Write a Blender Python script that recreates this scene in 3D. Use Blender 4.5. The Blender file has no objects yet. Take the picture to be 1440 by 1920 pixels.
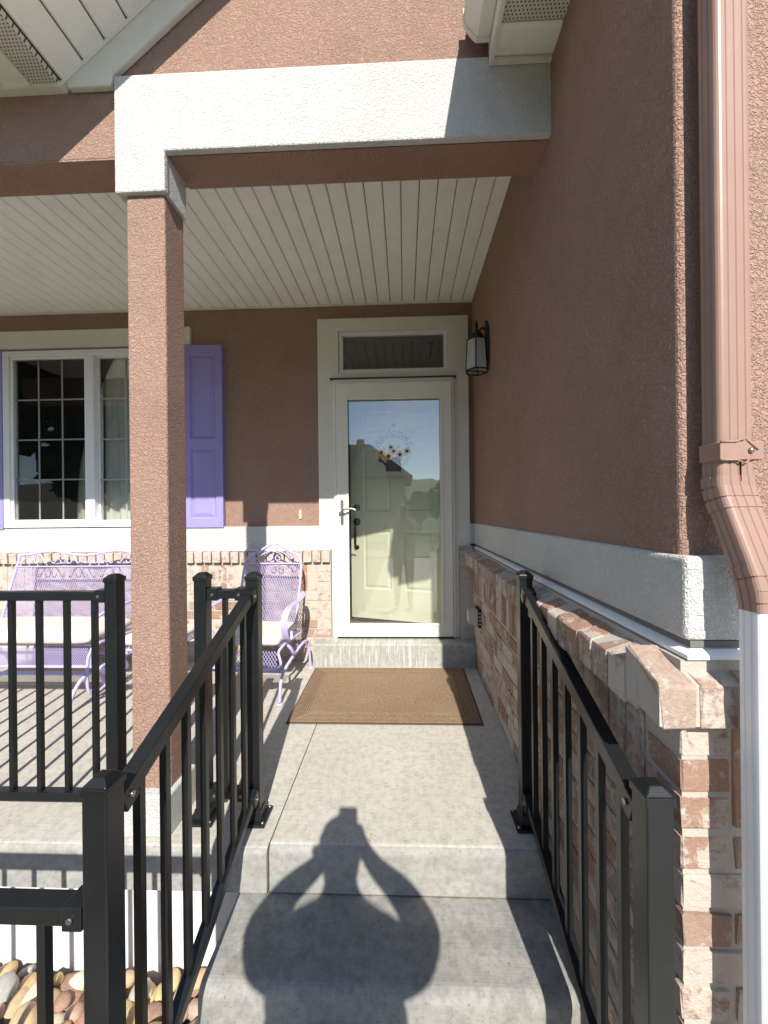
import bpy, bmesh, math, random
from mathutils import Vector, Matrix
R = math.radians
random.seed(7)
SC = bpy.context.scene
COL = SC.collection

# ------------------------------------------------------------------ camera, sky, sun, exposure
CAMZ = 1.2
YAW, ROLL = R(2.0), 0.0105
cam_d = bpy.data.cameras.new('camera')
cam = bpy.data.objects.new('camera', cam_d); COL.objects.link(cam)
cam_d.sensor_fit = 'VERTICAL'; cam_d.sensor_height = 36.0; cam_d.sensor_width = 27.0
cam_d.lens = 711.0 / 1920.0 * 36.0
cam_d.shift_x = -14.0 / 1920.0
cam_d.clip_start = 0.01; cam_d.clip_end = 5000
fw = Vector((-math.sin(YAW), math.cos(YAW), 0)); rt = Vector((math.cos(YAW), math.sin(YAW), 0)); up = Vector((0, 0, 1))
r2 = rt * math.cos(ROLL) - up * math.sin(ROLL); u2 = up * math.cos(ROLL) + rt * math.sin(ROLL)
m = Matrix.Identity(4)
for i in range(3):
    m[i][0] = r2[i]; m[i][1] = u2[i]; m[i][2] = -fw[i]
m.translation = (0, 0, CAMZ)
cam.matrix_world = m
SC.camera = cam

LDIR = Vector((-0.137, 1.0, -0.80)).normalized()          # the way sunlight travels
ELEV = math.asin(-LDIR.z); AZ = math.atan2(-LDIR.x, -LDIR.y)
world = bpy.data.worlds.new('World'); SC.world = world; world.use_nodes = True
wn = world.node_tree; wn.nodes.clear()
sky = wn.nodes.new('ShaderNodeTexSky'); sky.sky_type = 'NISHITA'; sky.sun_disc = False
sky.sun_elevation = ELEV; sky.sun_rotation = AZ; sky.altitude = 1400; sky.air_density = 1.0; sky.dust_density = 0.6
bg = wn.nodes.new('ShaderNodeBackground'); bg.inputs['Strength'].default_value = 0.15
wo = wn.nodes.new('ShaderNodeOutputWorld')
# broken white cloud over the blue
tc = wn.nodes.new('ShaderNodeTexCoord'); mp = wn.nodes.new('ShaderNodeMapping'); mp.inputs['Scale'].default_value = (2.2, 2.2, 6.0)
cn = wn.nodes.new('ShaderNodeTexNoise'); cn.inputs['Scale'].default_value = 1.6; cn.inputs['Detail'].default_value = 6
cr = wn.nodes.new('ShaderNodeValToRGB'); cr.color_ramp.elements[0].position = 0.56; cr.color_ramp.elements[1].position = 0.78
cr.color_ramp.elements[1].color = (0.75, 0.75, 0.75, 1)
cm = wn.nodes.new('ShaderNodeMixRGB'); cm.inputs['Color2'].default_value = (7.5, 7.6, 7.8, 1)
wn.links.new(tc.outputs['Generated'], mp.inputs['Vector']); wn.links.new(mp.outputs[0], cn.inputs['Vector'])
wn.links.new(cn.outputs['Fac'], cr.inputs[0]); wn.links.new(cr.outputs[0], cm.inputs['Fac'])
wn.links.new(sky.outputs[0], cm.inputs['Color1']); wn.links.new(cm.outputs[0], bg.inputs[0]); wn.links.new(bg.outputs[0], wo.inputs[0])

sun_d = bpy.data.lights.new('sun', 'SUN'); sun_d.energy = 5.0; sun_d.angle = R(0.53); sun_d.color = (1.0, 0.945, 0.86)
sun = bpy.data.objects.new('sun', sun_d); COL.objects.link(sun)
sun.rotation_euler = LDIR.to_track_quat('-Z', 'Y').to_euler(); sun.location = (1.5, -12, 12)
SC.view_settings.view_transform = 'Standard'; SC.view_settings.look = 'None'
SC.view_settings.exposure = 0.64; SC.view_settings.gamma = 1.0; SC.view_settings.use_curve_mapping = False
SC.cycles.max_bounces = 10; SC.cycles.diffuse_bounces = 5; SC.cycles.transparent_max_bounces = 16
SC.cycles.use_denoising = True; SC.cycles.sample_clamp_indirect = 6

# ------------------------------------------------------------------ materials
MATS = {}
class N:
    """small node-tree helper"""
    def __init__(s, name):
        s.m = bpy.data.materials.new(name); s.m.use_nodes = True; s.t = s.m.node_tree; s.t.nodes.clear()
        s.out = s.t.nodes.new('ShaderNodeOutputMaterial'); s.b = s.t.nodes.new('ShaderNodeBsdfPrincipled')
        s.t.links.new(s.b.outputs[0], s.out.inputs[0]); MATS[name] = s.m
    def n(s, k, **kw):
        x = s.t.nodes.new(k)
        for a, v in kw.items():
            if a in x.inputs: x.inputs[a].default_value = v
            else: setattr(x, a, v)
        return x
    def l(s, a, b): s.t.links.new(a, b)
    def coord(s, rnd=False, scale=(1, 1, 1)):
        c = s.n('ShaderNodeTexCoord'); mpn = s.n('ShaderNodeMapping'); mpn.inputs['Scale'].default_value = scale
        s.l(c.outputs['Object'], mpn.inputs['Vector'])
        if rnd:
            oi = s.n('ShaderNodeObjectInfo'); mu = s.n('ShaderNodeMath', operation='MULTIPLY'); mu.inputs[1].default_value = 37.0
            s.l(oi.outputs['Random'], mu.inputs[0]); s.l(mu.outputs[0], mpn.inputs['Location']); s.rand = oi.outputs['Random']
        return mpn.outputs[0]
    def noise(s, vec, scale, detail=3, rough=0.55, dist=0.0):
        x = s.n('ShaderNodeTexNoise'); x.inputs['Scale'].default_value = scale; x.inputs['Detail'].default_value = detail
        x.inputs['Roughness'].default_value = rough; x.inputs['Distortion'].default_value = dist
        s.l(vec, x.inputs['Vector']); return x.outputs['Fac']
    def ramp(s, fac, stops):
        x = s.n('ShaderNodeValToRGB'); e = x.color_ramp.elements
        while len(e) < len(stops): e.new(0.5)
        for i, (p, c) in enumerate(stops):
            e[i].position = p; e[i].color = (c, c, c, 1) if isinstance(c, (int, float)) else (*c, 1)
        s.l(fac, x.inputs[0]); return x.outputs[0]
    def mix(s, fac, a, b, mode='MIX'):
        x = s.n('ShaderNodeMixRGB', blend_type=mode)
        for k, v in (('Fac', fac), ('Color1', a), ('Color2', b)):
            if isinstance(v, (int, float)): x.inputs[k].default_value = v
            elif isinstance(v, tuple): x.inputs[k].default_value = (*v, 1)
            else: s.l(v, x.inputs[k])
        return x.outputs[0]
    def bump(s, h, strength, dist, prev=None):
        x = s.n('ShaderNodeBump'); x.inputs['Strength'].default_value = strength; x.inputs['Distance'].default_value = dist
        s.l(h, x.inputs['Height'])
        if prev is not None: s.l(prev, x.inputs['Normal'])
        return x.outputs[0]
    def fin(s, col=None, rough=None, norm=None, metal=None, spec=None):
        for k, v in (('Base Color', col), ('Roughness', rough), ('Normal', norm), ('Metallic', metal), ('Specular IOR Level', spec)):
            if v is None: continue
            if isinstance(v, tuple): s.b.inputs[k].default_value = (*v, 1)
            elif isinstance(v, (int, float)): s.b.inputs[k].default_value = v
            else: s.l(v, s.b.inputs[k])
        return s.m

def stucco(name, c, dark, strength=1.0):
    a = N(name); v = a.coord()
    big = a.noise(v, 2.2, 4); mid = a.noise(v, 16, 3)
    worm = a.noise(v, 112, 2, 0.5, 1.4); fine = a.noise(v, 330, 2)
    h = a.mix(0.35, a.ramp(worm, [(0.36, 0.0), (0.62, 1.0)]), fine)
    col = a.mix(a.ramp(big, [(0.32, 0.0), (0.7, 0.9)]), c, dark)
    col = a.mix(a.ramp(a.noise(v, 7.5, 5, 0.7), [(0.48, 0.0), (0.75, 0.5)]), col, tuple(x * 0.86 for x in dark))
    col = a.mix(a.ramp(a.noise(v, 0.9, 3), [(0.45, 0.0), (0.75, 0.35)]), col, tuple(min(1, x * 1.12) for x in c))
    run = a.noise(a.coord(False, (16, 16, 0.8)), 1.0, 4, 0.6)
    col = a.mix(a.ramp(run, [(0.58, 0.0), (0.78, 0.30)]), col, tuple(x * 0.84 for x in dark))
    col = a.mix(a.ramp(worm, [(0.30, 0.22), (0.5, 0.0)]), col, tuple(x * 0.72 for x in dark))  # shade of the relief's low lines, put into the colour
    nb = a.bump(mid, 0.12, 0.02)
    return a.fin(col, 0.93, a.bump(h, strength, 0.0058, nb), spec=0.15)
stucco('brown_stucco', (0.400, 0.262, 0.204), (0.352, 0.225, 0.172))
stucco('white_stucco', (0.62, 0.615, 0.585), (0.565, 0.56, 0.53), 0.8)
stucco('trim_stucco', (0.72, 0.70, 0.625), (0.68, 0.66, 0.585), 0.4)

def paint(name, c, rough=0.5, bs=60, bst=0.05, var=0.06, rnd=False, grime=None, metal=0, spec=0.4):
    a = N(name); v = a.coord(rnd)
    f = a.noise(v, 5, 4); fn = a.noise(v, bs, 3)
    col = a.mix(a.ramp(f, [(0.3, 0.0), (0.75, 1.0)]), c, tuple(x * (1 - var * 2) for x in c))
    if grime: col = a.mix(a.ramp(a.noise(v, 14, 6, 0.7), [(0.55, 0.0), (0.8, grime[0])]), col, grime[1])
    return a.fin(col, rough, a.bump(fn, bst, 0.004), metal, spec)
paint('vinyl', (0.88, 0.875, 0.82), 0.55, 30, 0.03, 0.04, True, (0.25, (0.36, 0.33, 0.26)))
paint('vinyl_trim', (0.76, 0.745, 0.68), 0.5, 30, 0.03, 0.03, True, (0.3, (0.36, 0.33, 0.26)))
paint('white_vinyl', (0.74, 0.74, 0.735), 0.42, 30, 0.02, 0.02)
paint('storm_cream', (0.74, 0.715, 0.60), 0.38, 30, 0.02, 0.02)
paint('door_sage', (0.78, 0.80, 0.61), 0.45, 90, 0.10, 0.04)
paint('lilac_metal', (0.49, 0.44, 0.70), 0.45, 40, 0.05, 0.05)
paint('shutter_purple', (0.30, 0.265, 0.57), 0.55, 70, 0.14, 0.06)
paint('black_metal', (0.0105, 0.0125, 0.014), 0.33, 60, 0.06, 0.2, True, (0.14, (0.06, 0.058, 0.054)), 0, 0.45)
paint('lantern_black', (0.012, 0.012, 0.013), 0.45, 80, 0.15, 0.2)
paint('brown_metal', (0.315, 0.195, 0.150), 0.42, 30, 0.04, 0.05, False, (0.2, (0.5, 0.34, 0.27)))
paint('white_metal', (0.80, 0.81, 0.81), 0.4, 30, 0.03, 0.03, False, (0.2, (0.55, 0.53, 0.48)))
paint('steel', (0.52, 0.50, 0.46), 0.32, 60, 0.05, 0.1, metal=1)
paint('bronze', (0.055, 0.045, 0.035), 0.32, 60, 0.05, 0.1, metal=0.7)
paint('nickel', (0.62, 0.59, 0.53), 0.30, 60, 0.03, 0.1, metal=1)
paint('bell_yellow', (0.62, 0.50, 0.27), 0.4)
paint('rubber_black', (0.016, 0.016, 0.016), 0.7)
paint('dark_cavity', (0.01, 0.009, 0.008), 0.9)
paint('room_wall', (0.36, 0.31, 0.25), 0.9)
paint('room_floor', (0.16, 0.10, 0.06), 0.6)
paint('outlet_grey', (0.42, 0.40, 0.33), 0.45)
paint('foundation_white', (0.72, 0.70, 0.665), 0.9, 40, 0.25, 0.05, False, (0.35, (0.50, 0.45, 0.38)))
paint('rust_can', (0.11, 0.03, 0.02), 0.5, 60, 0.3, 0.3)
paint('can_blue', (0.16, 0.10, 0.08), 0.5)
paint('petal', (0.85, 0.56, 0.06), 0.6)
paint('flower_eye', (0.28, 0.06, 0.02), 0.7)
paint('leaf_metal', (0.05, 0.07, 0.04), 0.6)
paint('letter_metal', (0.05, 0.06, 0.07), 0.5)
paint('shirt', (0.05, 0.055, 0.07), 0.9); paint('trousers', (0.04, 0.05, 0.09), 0.9)
paint('skin', (0.52, 0.30, 0.21), 0.55); paint('hair', (0.04, 0.025, 0.018), 0.6); paint('shoe', (0.03, 0.03, 0.03), 0.6)
paint('phone_black', (0.012, 0.012, 0.014), 0.2)
paint('shingle', (0.10, 0.09, 0.085), 0.95, 60, 0.6, 0.2)
paint('siding_tan', (0.40, 0.33, 0.25), 0.8); paint('bark', (0.10, 0.075, 0.055), 0.95, 20, 0.8, 0.2)
paint('mat_backing', (0.10, 0.068, 0.044), 0.9)
paint('gap_shade', (0.16, 0.155, 0.145), 0.9)  # dark grey standing in for shade under the band
paint('grid_grey', (0.34, 0.35, 0.345), 0.5)
paint('screw', (0.35, 0.34, 0.32), 0.35, metal=0.9)

def cushion_mat():
    a = N('cushion'); v = a.coord()
    w = a.noise(v, 420, 1); b = a.noise(v, 9, 3)
    col = a.mix(a.ramp(a.noise(v, 6, 4), [(0.35, 0.0), (0.75, 1.0)]), (0.66, 0.615, 0.55), (0.56, 0.515, 0.455))
    return a.fin(col, 0.95, a.bump(w, 0.25, 0.002, a.bump(b, 0.25, 0.02)), spec=0.1)
cushion_mat()

def brick_mat():
    a = N('brick'); v = a.coord(True)
    base = a.ramp(a.rand, [(0.0, (0.40, 0.215, 0.135)), (0.22, (0.42, 0.265, 0.185)), (0.45, (0.29, 0.175, 0.13)), (0.62, (0.43, 0.315, 0.245)), (0.8, (0.35, 0.245, 0.19)), (1.0, (0.45, 0.36, 0.29))])
    grain = a.noise(v, 85, 5, 0.75); blot = a.noise(v, 34, 5, 0.75, 0.2)
    col = a.mix(a.ramp(grain, [(0.3, 0.0), (0.75, 0.6)]), base, (0.23, 0.145, 0.11))
    col = a.mix(a.ramp(blot, [(0.5, 0.0), (0.72, 0.7)]), col, (0.27, 0.175, 0.135))
    sm = a.noise(v, 17, 7, 0.78, 0.35)                                    # lime wash left in patches
    rr = a.n('ShaderNodeMath', operation='MULTIPLY'); rr.inputs[1].default_value = 7.31
    fr = a.n('ShaderNodeMath', operation='FRACT'); a.l(a.rand, rr.inputs[0]); a.l(rr.outputs[0], fr.inputs[0])
    mr = a.n('ShaderNodeMapRange'); mr.inputs['To Min'].default_value = -0.10; mr.inputs['To Max'].default_value = 0.12
    a.l(fr.outputs[0], mr.inputs['Value'])
    ad = a.n('ShaderNodeMath', operation='ADD'); a.l(sm, ad.inputs[0]); a.l(mr.outputs[0], ad.inputs[1])
    mask = a.ramp(ad.outputs[0], [(0.46, 0.0), (0.56, 0.88)])
    col = a.mix(mask, col, (0.52, 0.455, 0.395))
    h = a.mix(0.5, grain, a.noise(v, 30, 5, 0.7))
    nb = a.bump(mask, 0.35, 0.004)
    return a.fin(col, 0.97, a.bump(h, 1.0, 0.008, nb), spec=0.1)
brick_mat()
def mortar_mat():
    a = N('mortar'); v = a.coord()
    col = a.mix(a.noise(v, 30, 5, 0.7), (0.50, 0.46, 0.40), (0.38, 0.345, 0.30))
    return a.fin(col, 0.97, a.bump(a.noise(v, 140, 4, 0.7), 0.7, 0.004), spec=0.1)
mortar_mat()

def concrete(name, c1, c2, speck=0.5, streak=False, mott=0.25):
    a = N(name); v = a.coord()
    m1 = a.noise(v, 3.0, 6, 0.65); m2 = a.noise(v, 38, 5, 0.7); f = a.noise(v, 260, 2)
    col = a.mix(a.ramp(m1, [(0.30, 0.0), (0.72, 1.0)]), c1, c2)
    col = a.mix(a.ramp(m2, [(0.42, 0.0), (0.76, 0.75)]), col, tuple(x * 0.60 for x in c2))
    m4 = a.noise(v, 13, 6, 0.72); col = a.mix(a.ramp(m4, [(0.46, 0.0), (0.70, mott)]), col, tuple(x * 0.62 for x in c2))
    m5 = a.noise(v, 1.3, 4, 0.6); col = a.mix(a.ramp(m5, [(0.52, 0.0), (0.66, 0.22)]), col, (0.36, 0.30, 0.22))
    pit = a.noise(v, 75, 2, 0.5)
    col = a.mix(a.ramp(pit, [(0.66, 0.0), (0.74, speck)]), col, (0.10, 0.095, 0.085))
    st = a.noise(v, 11, 5, 0.75); col = a.mix(a.ramp(st, [(0.60, 0.0), (0.80, 0.45)]), col, (0.235, 0.225, 0.20))
    broom = a.coord(False, (3, 160, 3)); br = a.noise(broom, 1.0, 2)
    col = a.mix(a.ramp(br, [(0.35, 0.0), (0.75, 0.16)]), col, (0.28, 0.27, 0.245))
    if streak:
        sv = a.coord(False, (58, 1, 3.4)); s = a.noise(sv, 1.0, 5, 0.7, 0.6); msk = a.noise(v, 3.3, 2)
        k = a.mix(1.0, a.ramp(s, [(0.50, 0.0), (0.62, 1.0)]), a.ramp(msk, [(0.42, 0.0), (0.56, 0.9)]), 'MULTIPLY')
        col = a.mix(k, col, (0.52, 0.515, 0.49))
    nb = a.bump(br, 0.16, 0.004)
    return a.fin(col, 0.93, a.bump(a.mix(0.5, m2, f), 0.4, 0.004, nb), spec=0.15)
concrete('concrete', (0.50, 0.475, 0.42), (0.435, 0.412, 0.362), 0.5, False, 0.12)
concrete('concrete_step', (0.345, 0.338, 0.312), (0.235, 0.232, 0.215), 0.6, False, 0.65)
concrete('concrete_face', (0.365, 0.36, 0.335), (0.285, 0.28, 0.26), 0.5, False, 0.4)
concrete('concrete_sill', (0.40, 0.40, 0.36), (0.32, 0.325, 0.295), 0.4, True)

def mat_mat():
    a = N('doormat'); v = a.coord()
    w = a.n('ShaderNodeTexWave', bands_direction='X'); w.inputs['Scale'].default_value = 42; w.inputs['Distortion'].default_value = 0.6
    w.inputs['Detail'].default_value = 1; a.l(v, w.inputs['Vector'])
    w2 = a.n('ShaderNodeTexWave', bands_direction='Y'); w2.inputs['Scale'].default_value = 30; w2.inputs['Distortion'].default_value = 0.8; a.l(v, w2.inputs['Vector'])
    g = a.noise(v, 150, 3, 0.75); big = a.noise(v, 5, 3)
    hh = a.mix(0.4, w.outputs['Fac'], w2.outputs['Fac'], 'MULTIPLY')
    col = a.mix(hh, (0.165, 0.105, 0.064), (0.33, 0.225, 0.145))
    col = a.mix(a.ramp(g, [(0.40, 0.0), (0.62, 0.8)]), col, (0.43, 0.315, 0.21))
    col = a.mix(a.ramp(big, [(0.4, 0.0), (0.75, 0.3)]), col, (0.38, 0.29, 0.20))
    return a.fin(col, 0.97, a.bump(hh, 0.9, 0.005, a.bump(g, 0.8, 0.004)), spec=0.05)
mat_mat()
STONE_KINDS = (('tan', (0.56, 0.39, 0.21)), ('grey', (0.34, 0.345, 0.33)), ('rust brown', (0.33, 0.175, 0.12)), ('cream', (0.62, 0.54, 0.41)), ('pinkish', (0.47, 0.32, 0.25)), ('golden', (0.60, 0.44, 0.20)))
for nm, c in STONE_KINDS:
    a = N('stone_' + nm); v = a.coord(True)
    n1 = a.noise(v, 1.6, 5, 0.65); n2 = a.noise(v, 5, 4, 0.7); n3 = a.noise(v, 22, 3, 0.7)
    col = a.mix(a.ramp(a.rand, [(0.0, 0.0), (1.0, 0.45)]), c, (0.40, 0.33, 0.25))
    col = a.mix(a.ramp(n1, [(0.4, 0.0), (0.7, 0.55)]), col, tuple(x * .55 for x in c))
    col = a.mix(a.ramp(n2, [(0.5, 0.0), (0.8, 0.45)]), col, (0.62, 0.55, 0.45))
    a.fin(col, 0.6, a.bump(n3, 0.3, 0.05), spec=0.35)
def soil_mat():
    a = N('soil'); v = a.coord(); n1 = a.noise(v, 25, 6, 0.7)
    return a.fin(a.mix(n1, (0.09, 0.07, 0.05), (0.20, 0.165, 0.125)), 0.98, a.bump(n1, 0.9, 0.02))
soil_mat()
def grass_mat():
    a = N('lawn'); v = a.coord(); n1 = a.noise(v, 3, 6, 0.7); n2 = a.noise(v, 60, 3)
    return a.fin(a.mix(n1, (0.05, 0.085, 0.022), (0.115, 0.125, 0.045)), 0.98, a.bump(n2, 0.9, 0.03))
grass_mat()
def leaf_mat():
    a = N('leaves'); v = a.coord(); n1 = a.noise(v, 1.4, 4)
    return a.fin(a.mix(n1, (0.035, 0.065, 0.016), (0.10, 0.13, 0.038)), 0.75)
leaf_mat()
def hill_mat():
    a = N('hillside'); v = a.coord(); n1 = a.noise(v, 0.03, 6, 0.7)
    return a.fin(a.mix(n1, (0.10, 0.12, 0.06), (0.20, 0.17, 0.11)), 0.98)
hill_mat()
def glass_mat(name, refl, tint):
    a = N(name); a.t.nodes.remove(a.b)
    tr = a.n('ShaderNodeBsdfTransparent'); tr.inputs[0].default_value = (*tint, 1)
    gl = a.n('ShaderNodeBsdfGlossy'); gl.inputs['Roughness'].default_value = 0.0; gl.inputs[0].default_value = (1, 1, 1, 1)
    fr = a.n('ShaderNodeFresnel'); fr.inputs['IOR'].default_value = 1.5
    mu = a.n('ShaderNodeMath', operation='MULTIPLY'); mu.inputs[1].default_value = refl; mu.use_clamp = True
    a.l(fr.outputs[0], mu.inputs[0]); mx = a.n('ShaderNodeMixShader')
    a.l(mu.outputs[0], mx.inputs[0]); a.l(tr.outputs[0], mx.inputs[1]); a.l(gl.outputs[0], mx.inputs[2]); a.l(mx.outputs[0], a.out.inputs[0])
glass_mat('glass', 2.3, (0.985, 0.99, 0.985)); glass_mat('window_glass', 1.5, (0.96, 0.975, 0.97))
def screen_mat():
    a = N('insect_screen'); a.t.nodes.remove(a.b)
    tr = a.n('ShaderNodeBsdfTransparent'); df = a.n('ShaderNodeBsdfDiffuse'); df.inputs[0].default_value = (0.05, 0.05, 0.05, 1)
    mx = a.n('ShaderNodeMixShader'); mx.inputs[0].default_value = 0.12
    a.l(tr.outputs[0], mx.inputs[1]); a.l(df.outputs[0], mx.inputs[2]); a.l(mx.outputs[0], a.out.inputs[0])
screen_mat()
def sheer_mat():
    a = N('sheer_curtain'); a.t.nodes.remove(a.b)
    tr = a.n('ShaderNodeBsdfTransparent'); df = a.n('ShaderNodeBsdfDiffuse'); df.inputs[0].default_value = (0.74, 0.71, 0.62, 1)
    mx = a.n('ShaderNodeMixShader'); mx.inputs[0].default_value = 0.85
    a.l(tr.outputs[0], mx.inputs[1]); a.l(df.outputs[0], mx.inputs[2]); a.l(mx.outputs[0], a.out.inputs[0])
sheer_mat()
def frost_mat():
    a = N('seeded_glass'); v = a.coord(); f = a.noise(v, 45, 3, 0.6)
    a.b.inputs['Transmission Weight'].default_value = 0.55; a.b.inputs['IOR'].default_value = 1.35
    a.fin((0.72, 0.73, 0.70), 0.32, a.bump(f, 0.6, 0.006))
frost_mat()
def vent_mat():
    """white vinyl soffit with rows of punched holes"""
    a = N('vented_vinyl'); c = a.n('ShaderNodeTexCoord'); sp = a.n('ShaderNodeSeparateXYZ'); a.l(c.outputs['Object'], sp.inputs[0])
    def cell(src, period, off=None):
        dv = a.n('ShaderNodeMath', operation='DIVIDE'); dv.inputs[1].default_value = period; a.l(src, dv.inputs[0]); o = dv.outputs[0]
        if off is not None:
            ad = a.n('ShaderNodeMath', operation='ADD'); a.l(o, ad.inputs[0]); a.l(off, ad.inputs[1]); o = ad.outputs[0]
        fr = a.n('ShaderNodeMath', operation='FRACT'); a.l(o, fr.inputs[0])
        sb = a.n('ShaderNodeMath', operation='SUBTRACT'); sb.inputs[1].default_value = 0.5; a.l(fr.outputs[0], sb.inputs[0]); return dv.outputs[0], sb.outputs[0]
    yi, yf = cell(sp.outputs['Y'], 0.0105)
    fl = a.n('ShaderNodeMath', operation='FLOOR'); a.l(yi, fl.inputs[0])
    hf = a.n('ShaderNodeMath', operation='MULTIPLY'); hf.inputs[1].default_value = 0.5; a.l(fl.outputs[0], hf.inputs[0])
    _, xf = cell(sp.outputs['X'], 0.0135, hf.outputs[0])
    def absd(o, k):
        ab = a.n('ShaderNodeMath', operation='ABSOLUTE'); a.l(o, ab.inputs[0]); ml = a.n('ShaderNodeMath', operation='MULTIPLY'); ml.inputs[1].default_value = k; a.l(ab.outputs[0], ml.inputs[0]); return ml.outputs[0]
    mx = a.n('ShaderNodeMath', operation='MAXIMUM'); a.l(absd(xf, 1.0), mx.inputs[0]); a.l(absd(yf, 1.0), mx.inputs[1])
    lt = a.n('ShaderNodeMath', operation='LESS_THAN'); lt.inputs[1].default_value = 0.22; a.l(mx.outputs[0], lt.inputs[0])
    a.fin(a.mix(lt.outputs[0], (0.62, 0.605, 0.54), (0.05, 0.045, 0.035)), 0.55)
vent_mat()

# ------------------------------------------------------------------ mesh helpers
class MB:
    def __init__(s): s.v = []; s.f = []; s.sm = []
    def add(s, vs, fs, smooth=False):
        o = len(s.v); s.v += [tuple(p) for p in vs]
        for f in fs: s.f.append([o + i for i in f]); s.sm.append(smooth)
        return s
    def box(s, x0, x1, y0, y1, z0, z1):
        vs = [(x0, y0, z0), (x1, y0, z0), (x1, y1, z0), (x0, y1, z0), (x0, y0, z1), (x1, y0, z1), (x1, y1, z1), (x0, y1, z1)]
        return s.add(vs, [(0, 3, 2, 1), (4, 5, 6, 7), (0, 1, 5, 4), (1, 2, 6, 5), (2, 3, 7, 6), (3, 0, 4, 7)])
    def hexa(s, bot, top):
        return s.add(list(bot) + list(top), [(0, 3, 2, 1), (4, 5, 6, 7), (0, 1, 5, 4), (1, 2, 6, 5), (2, 3, 7, 6), (3, 0, 4, 7)])
    def bar(s, a, b, w, h, upv=(0, 0, 1)):
        a, b = Vector(a), Vector(b); d = (b - a).normalized(); sd = d.cross(Vector(upv)).normalized(); u = sd.cross(d)
        q = [(-w / 2, -h / 2), (w / 2, -h / 2), (w / 2, h / 2), (-w / 2, h / 2)]
        vs = [p + sd * i + u * j for p in (a, b) for i, j in q]
        return s.add(vs, [(0, 1, 2, 3), (7, 6, 5, 4), (0, 4, 5, 1), (1, 5, 6, 2), (2, 6, 7, 3), (3, 7, 4, 0)])
    def prism(s, poly, axis, a0, a1, smooth=False):
        """closed polygon in the two other axes, pushed along axis"""
        def P(p, t):
            return {'x': (t, p[0], p[1]), 'y': (p[0], t, p[1]), 'z': (p[0], p[1], t)}[axis]
        n = len(poly); vs = [P(p, a0) for p in poly] + [P(p, a1) for p in poly]
        o = len(s.v); s.v += vs
        for i in range(n): j = (i + 1) % n; s.f.append([o + i, o + j, o + n + j, o + n + i]); s.sm.append(smooth)
        s.f.append([o + i for i in range(n)][::-1]); s.sm.append(False); s.f.append([o + n + i for i in range(n)]); s.sm.append(False)
        return s
    def tube(s, pts, r, n=8, cap=True, flat=None):
        pts = [Vector(p) for p in pts]; m_ = len(pts); rs = r if isinstance(r, (list, tuple)) else [r] * m_
        o = len(s.v); prev = None
        for i, p in enumerate(pts):
            d = (pts[min(i + 1, m_ - 1)] - pts[max(i - 1, 0)]).normalized()
            if prev is None: a = d.orthogonal().normalized()
            else:
                a = prev - d * prev.dot(d); a = a.normalized() if a.length > 1e-6 else d.orthogonal().normalized()
            prev = a; b = d.cross(a)
            for k in range(n):
                t = 2 * math.pi * k / n; s.v.append(tuple(p + a * math.cos(t) * rs[i] + b * math.sin(t) * rs[i]))
        for i in range(m_ - 1):
            for k in range(n):
                k2 = (k + 1) % n; s.f.append([o + i * n + k, o + i * n + k2, o + (i + 1) * n + k2, o + (i + 1) * n + k]); s.sm.append(n > 4)
        if cap:
            s.f.append([o + k for k in range(n)][::-1]); s.sm.append(False); s.f.append([o + (m_ - 1) * n + k for k in range(n)]); s.sm.append(False)
        return s
    def lathe(s, prof, c=(0, 0, 0), n=20, axis='z'):
        o = len(s.v); c = Vector(c)
        for (r, h) in prof:
            for k in range(n):
                t = 2 * math.pi * k / n; q = (r * math.cos(t), r * math.sin(t))
                d = {'z': (q[0], q[1], h), 'y': (q[0], h, q[1]), 'x': (h, q[0], q[1])}[axis]; s.v.append(tuple(c + Vector(d)))
        for i in range(len(prof) - 1):
            for k in range(n):
                k2 = (k + 1) % n; s.f.append([o + i * n + k, o + i * n + k2, o + (i + 1) * n + k2, o + (i + 1) * n + k]); s.sm.append(True)
        s.f.append([o + k for k in range(n)][::-1]); s.sm.append(False); l = o + (len(prof) - 1) * n; s.f.append([l + k for k in range(n)]); s.sm.append(False)
        return s
    def mesh(s, name, mat):
        me = bpy.data.meshes.new(name); me.from_pydata(s.v, [], s.f); me.polygons.foreach_set('use_smooth', s.sm)
        bm = bmesh.new(); bm.from_mesh(me); bmesh.ops.recalc_face_normals(bm, faces=bm.faces); bm.to_mesh(me); bm.free()
        me.materials.append(MATS[mat]); me.update(); return me
    def build(s, name, mat, parent=None, bevel=0, seg=2, world=True):
        o = bpy.data.objects.new(name, s.mesh(name, mat)); COL.objects.link(o)
        if bevel:
            b = o.modifiers.new('bevel', 'BEVEL'); b.width = bevel; b.segments = seg; b.limit_method = 'ANGLE'; b.angle_limit = R(35)
        attach(o, parent, world); return o
def wm(o):
    l = Matrix.LocRotScale(o.location, o.rotation_euler, o.scale)
    return l if o.parent is None else wm(o.parent) @ o.matrix_parent_inverse @ l
def attach(o, parent, world=True):
    if parent is None: return
    o.parent = parent
    if world: o.matrix_parent_inverse = wm(parent).inverted()
def tag(o, label, cat, group=None, kind=None):
    if label: o['label'] = label
    if cat: o['category'] = cat
    if group: o['group'] = group
    if kind: o['kind'] = kind
    return o
def thing(name, label, cat, loc=(0, 0, 0), rz=0, group=None):
    o = bpy.data.objects.new(name, None); COL.objects.link(o); o.location = loc; o.rotation_euler = (0, 0, rz); o.empty_display_size = 0.1
    return tag(o, label, cat, group)
def struct(o): o['kind'] = 'structure'; return o
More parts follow.
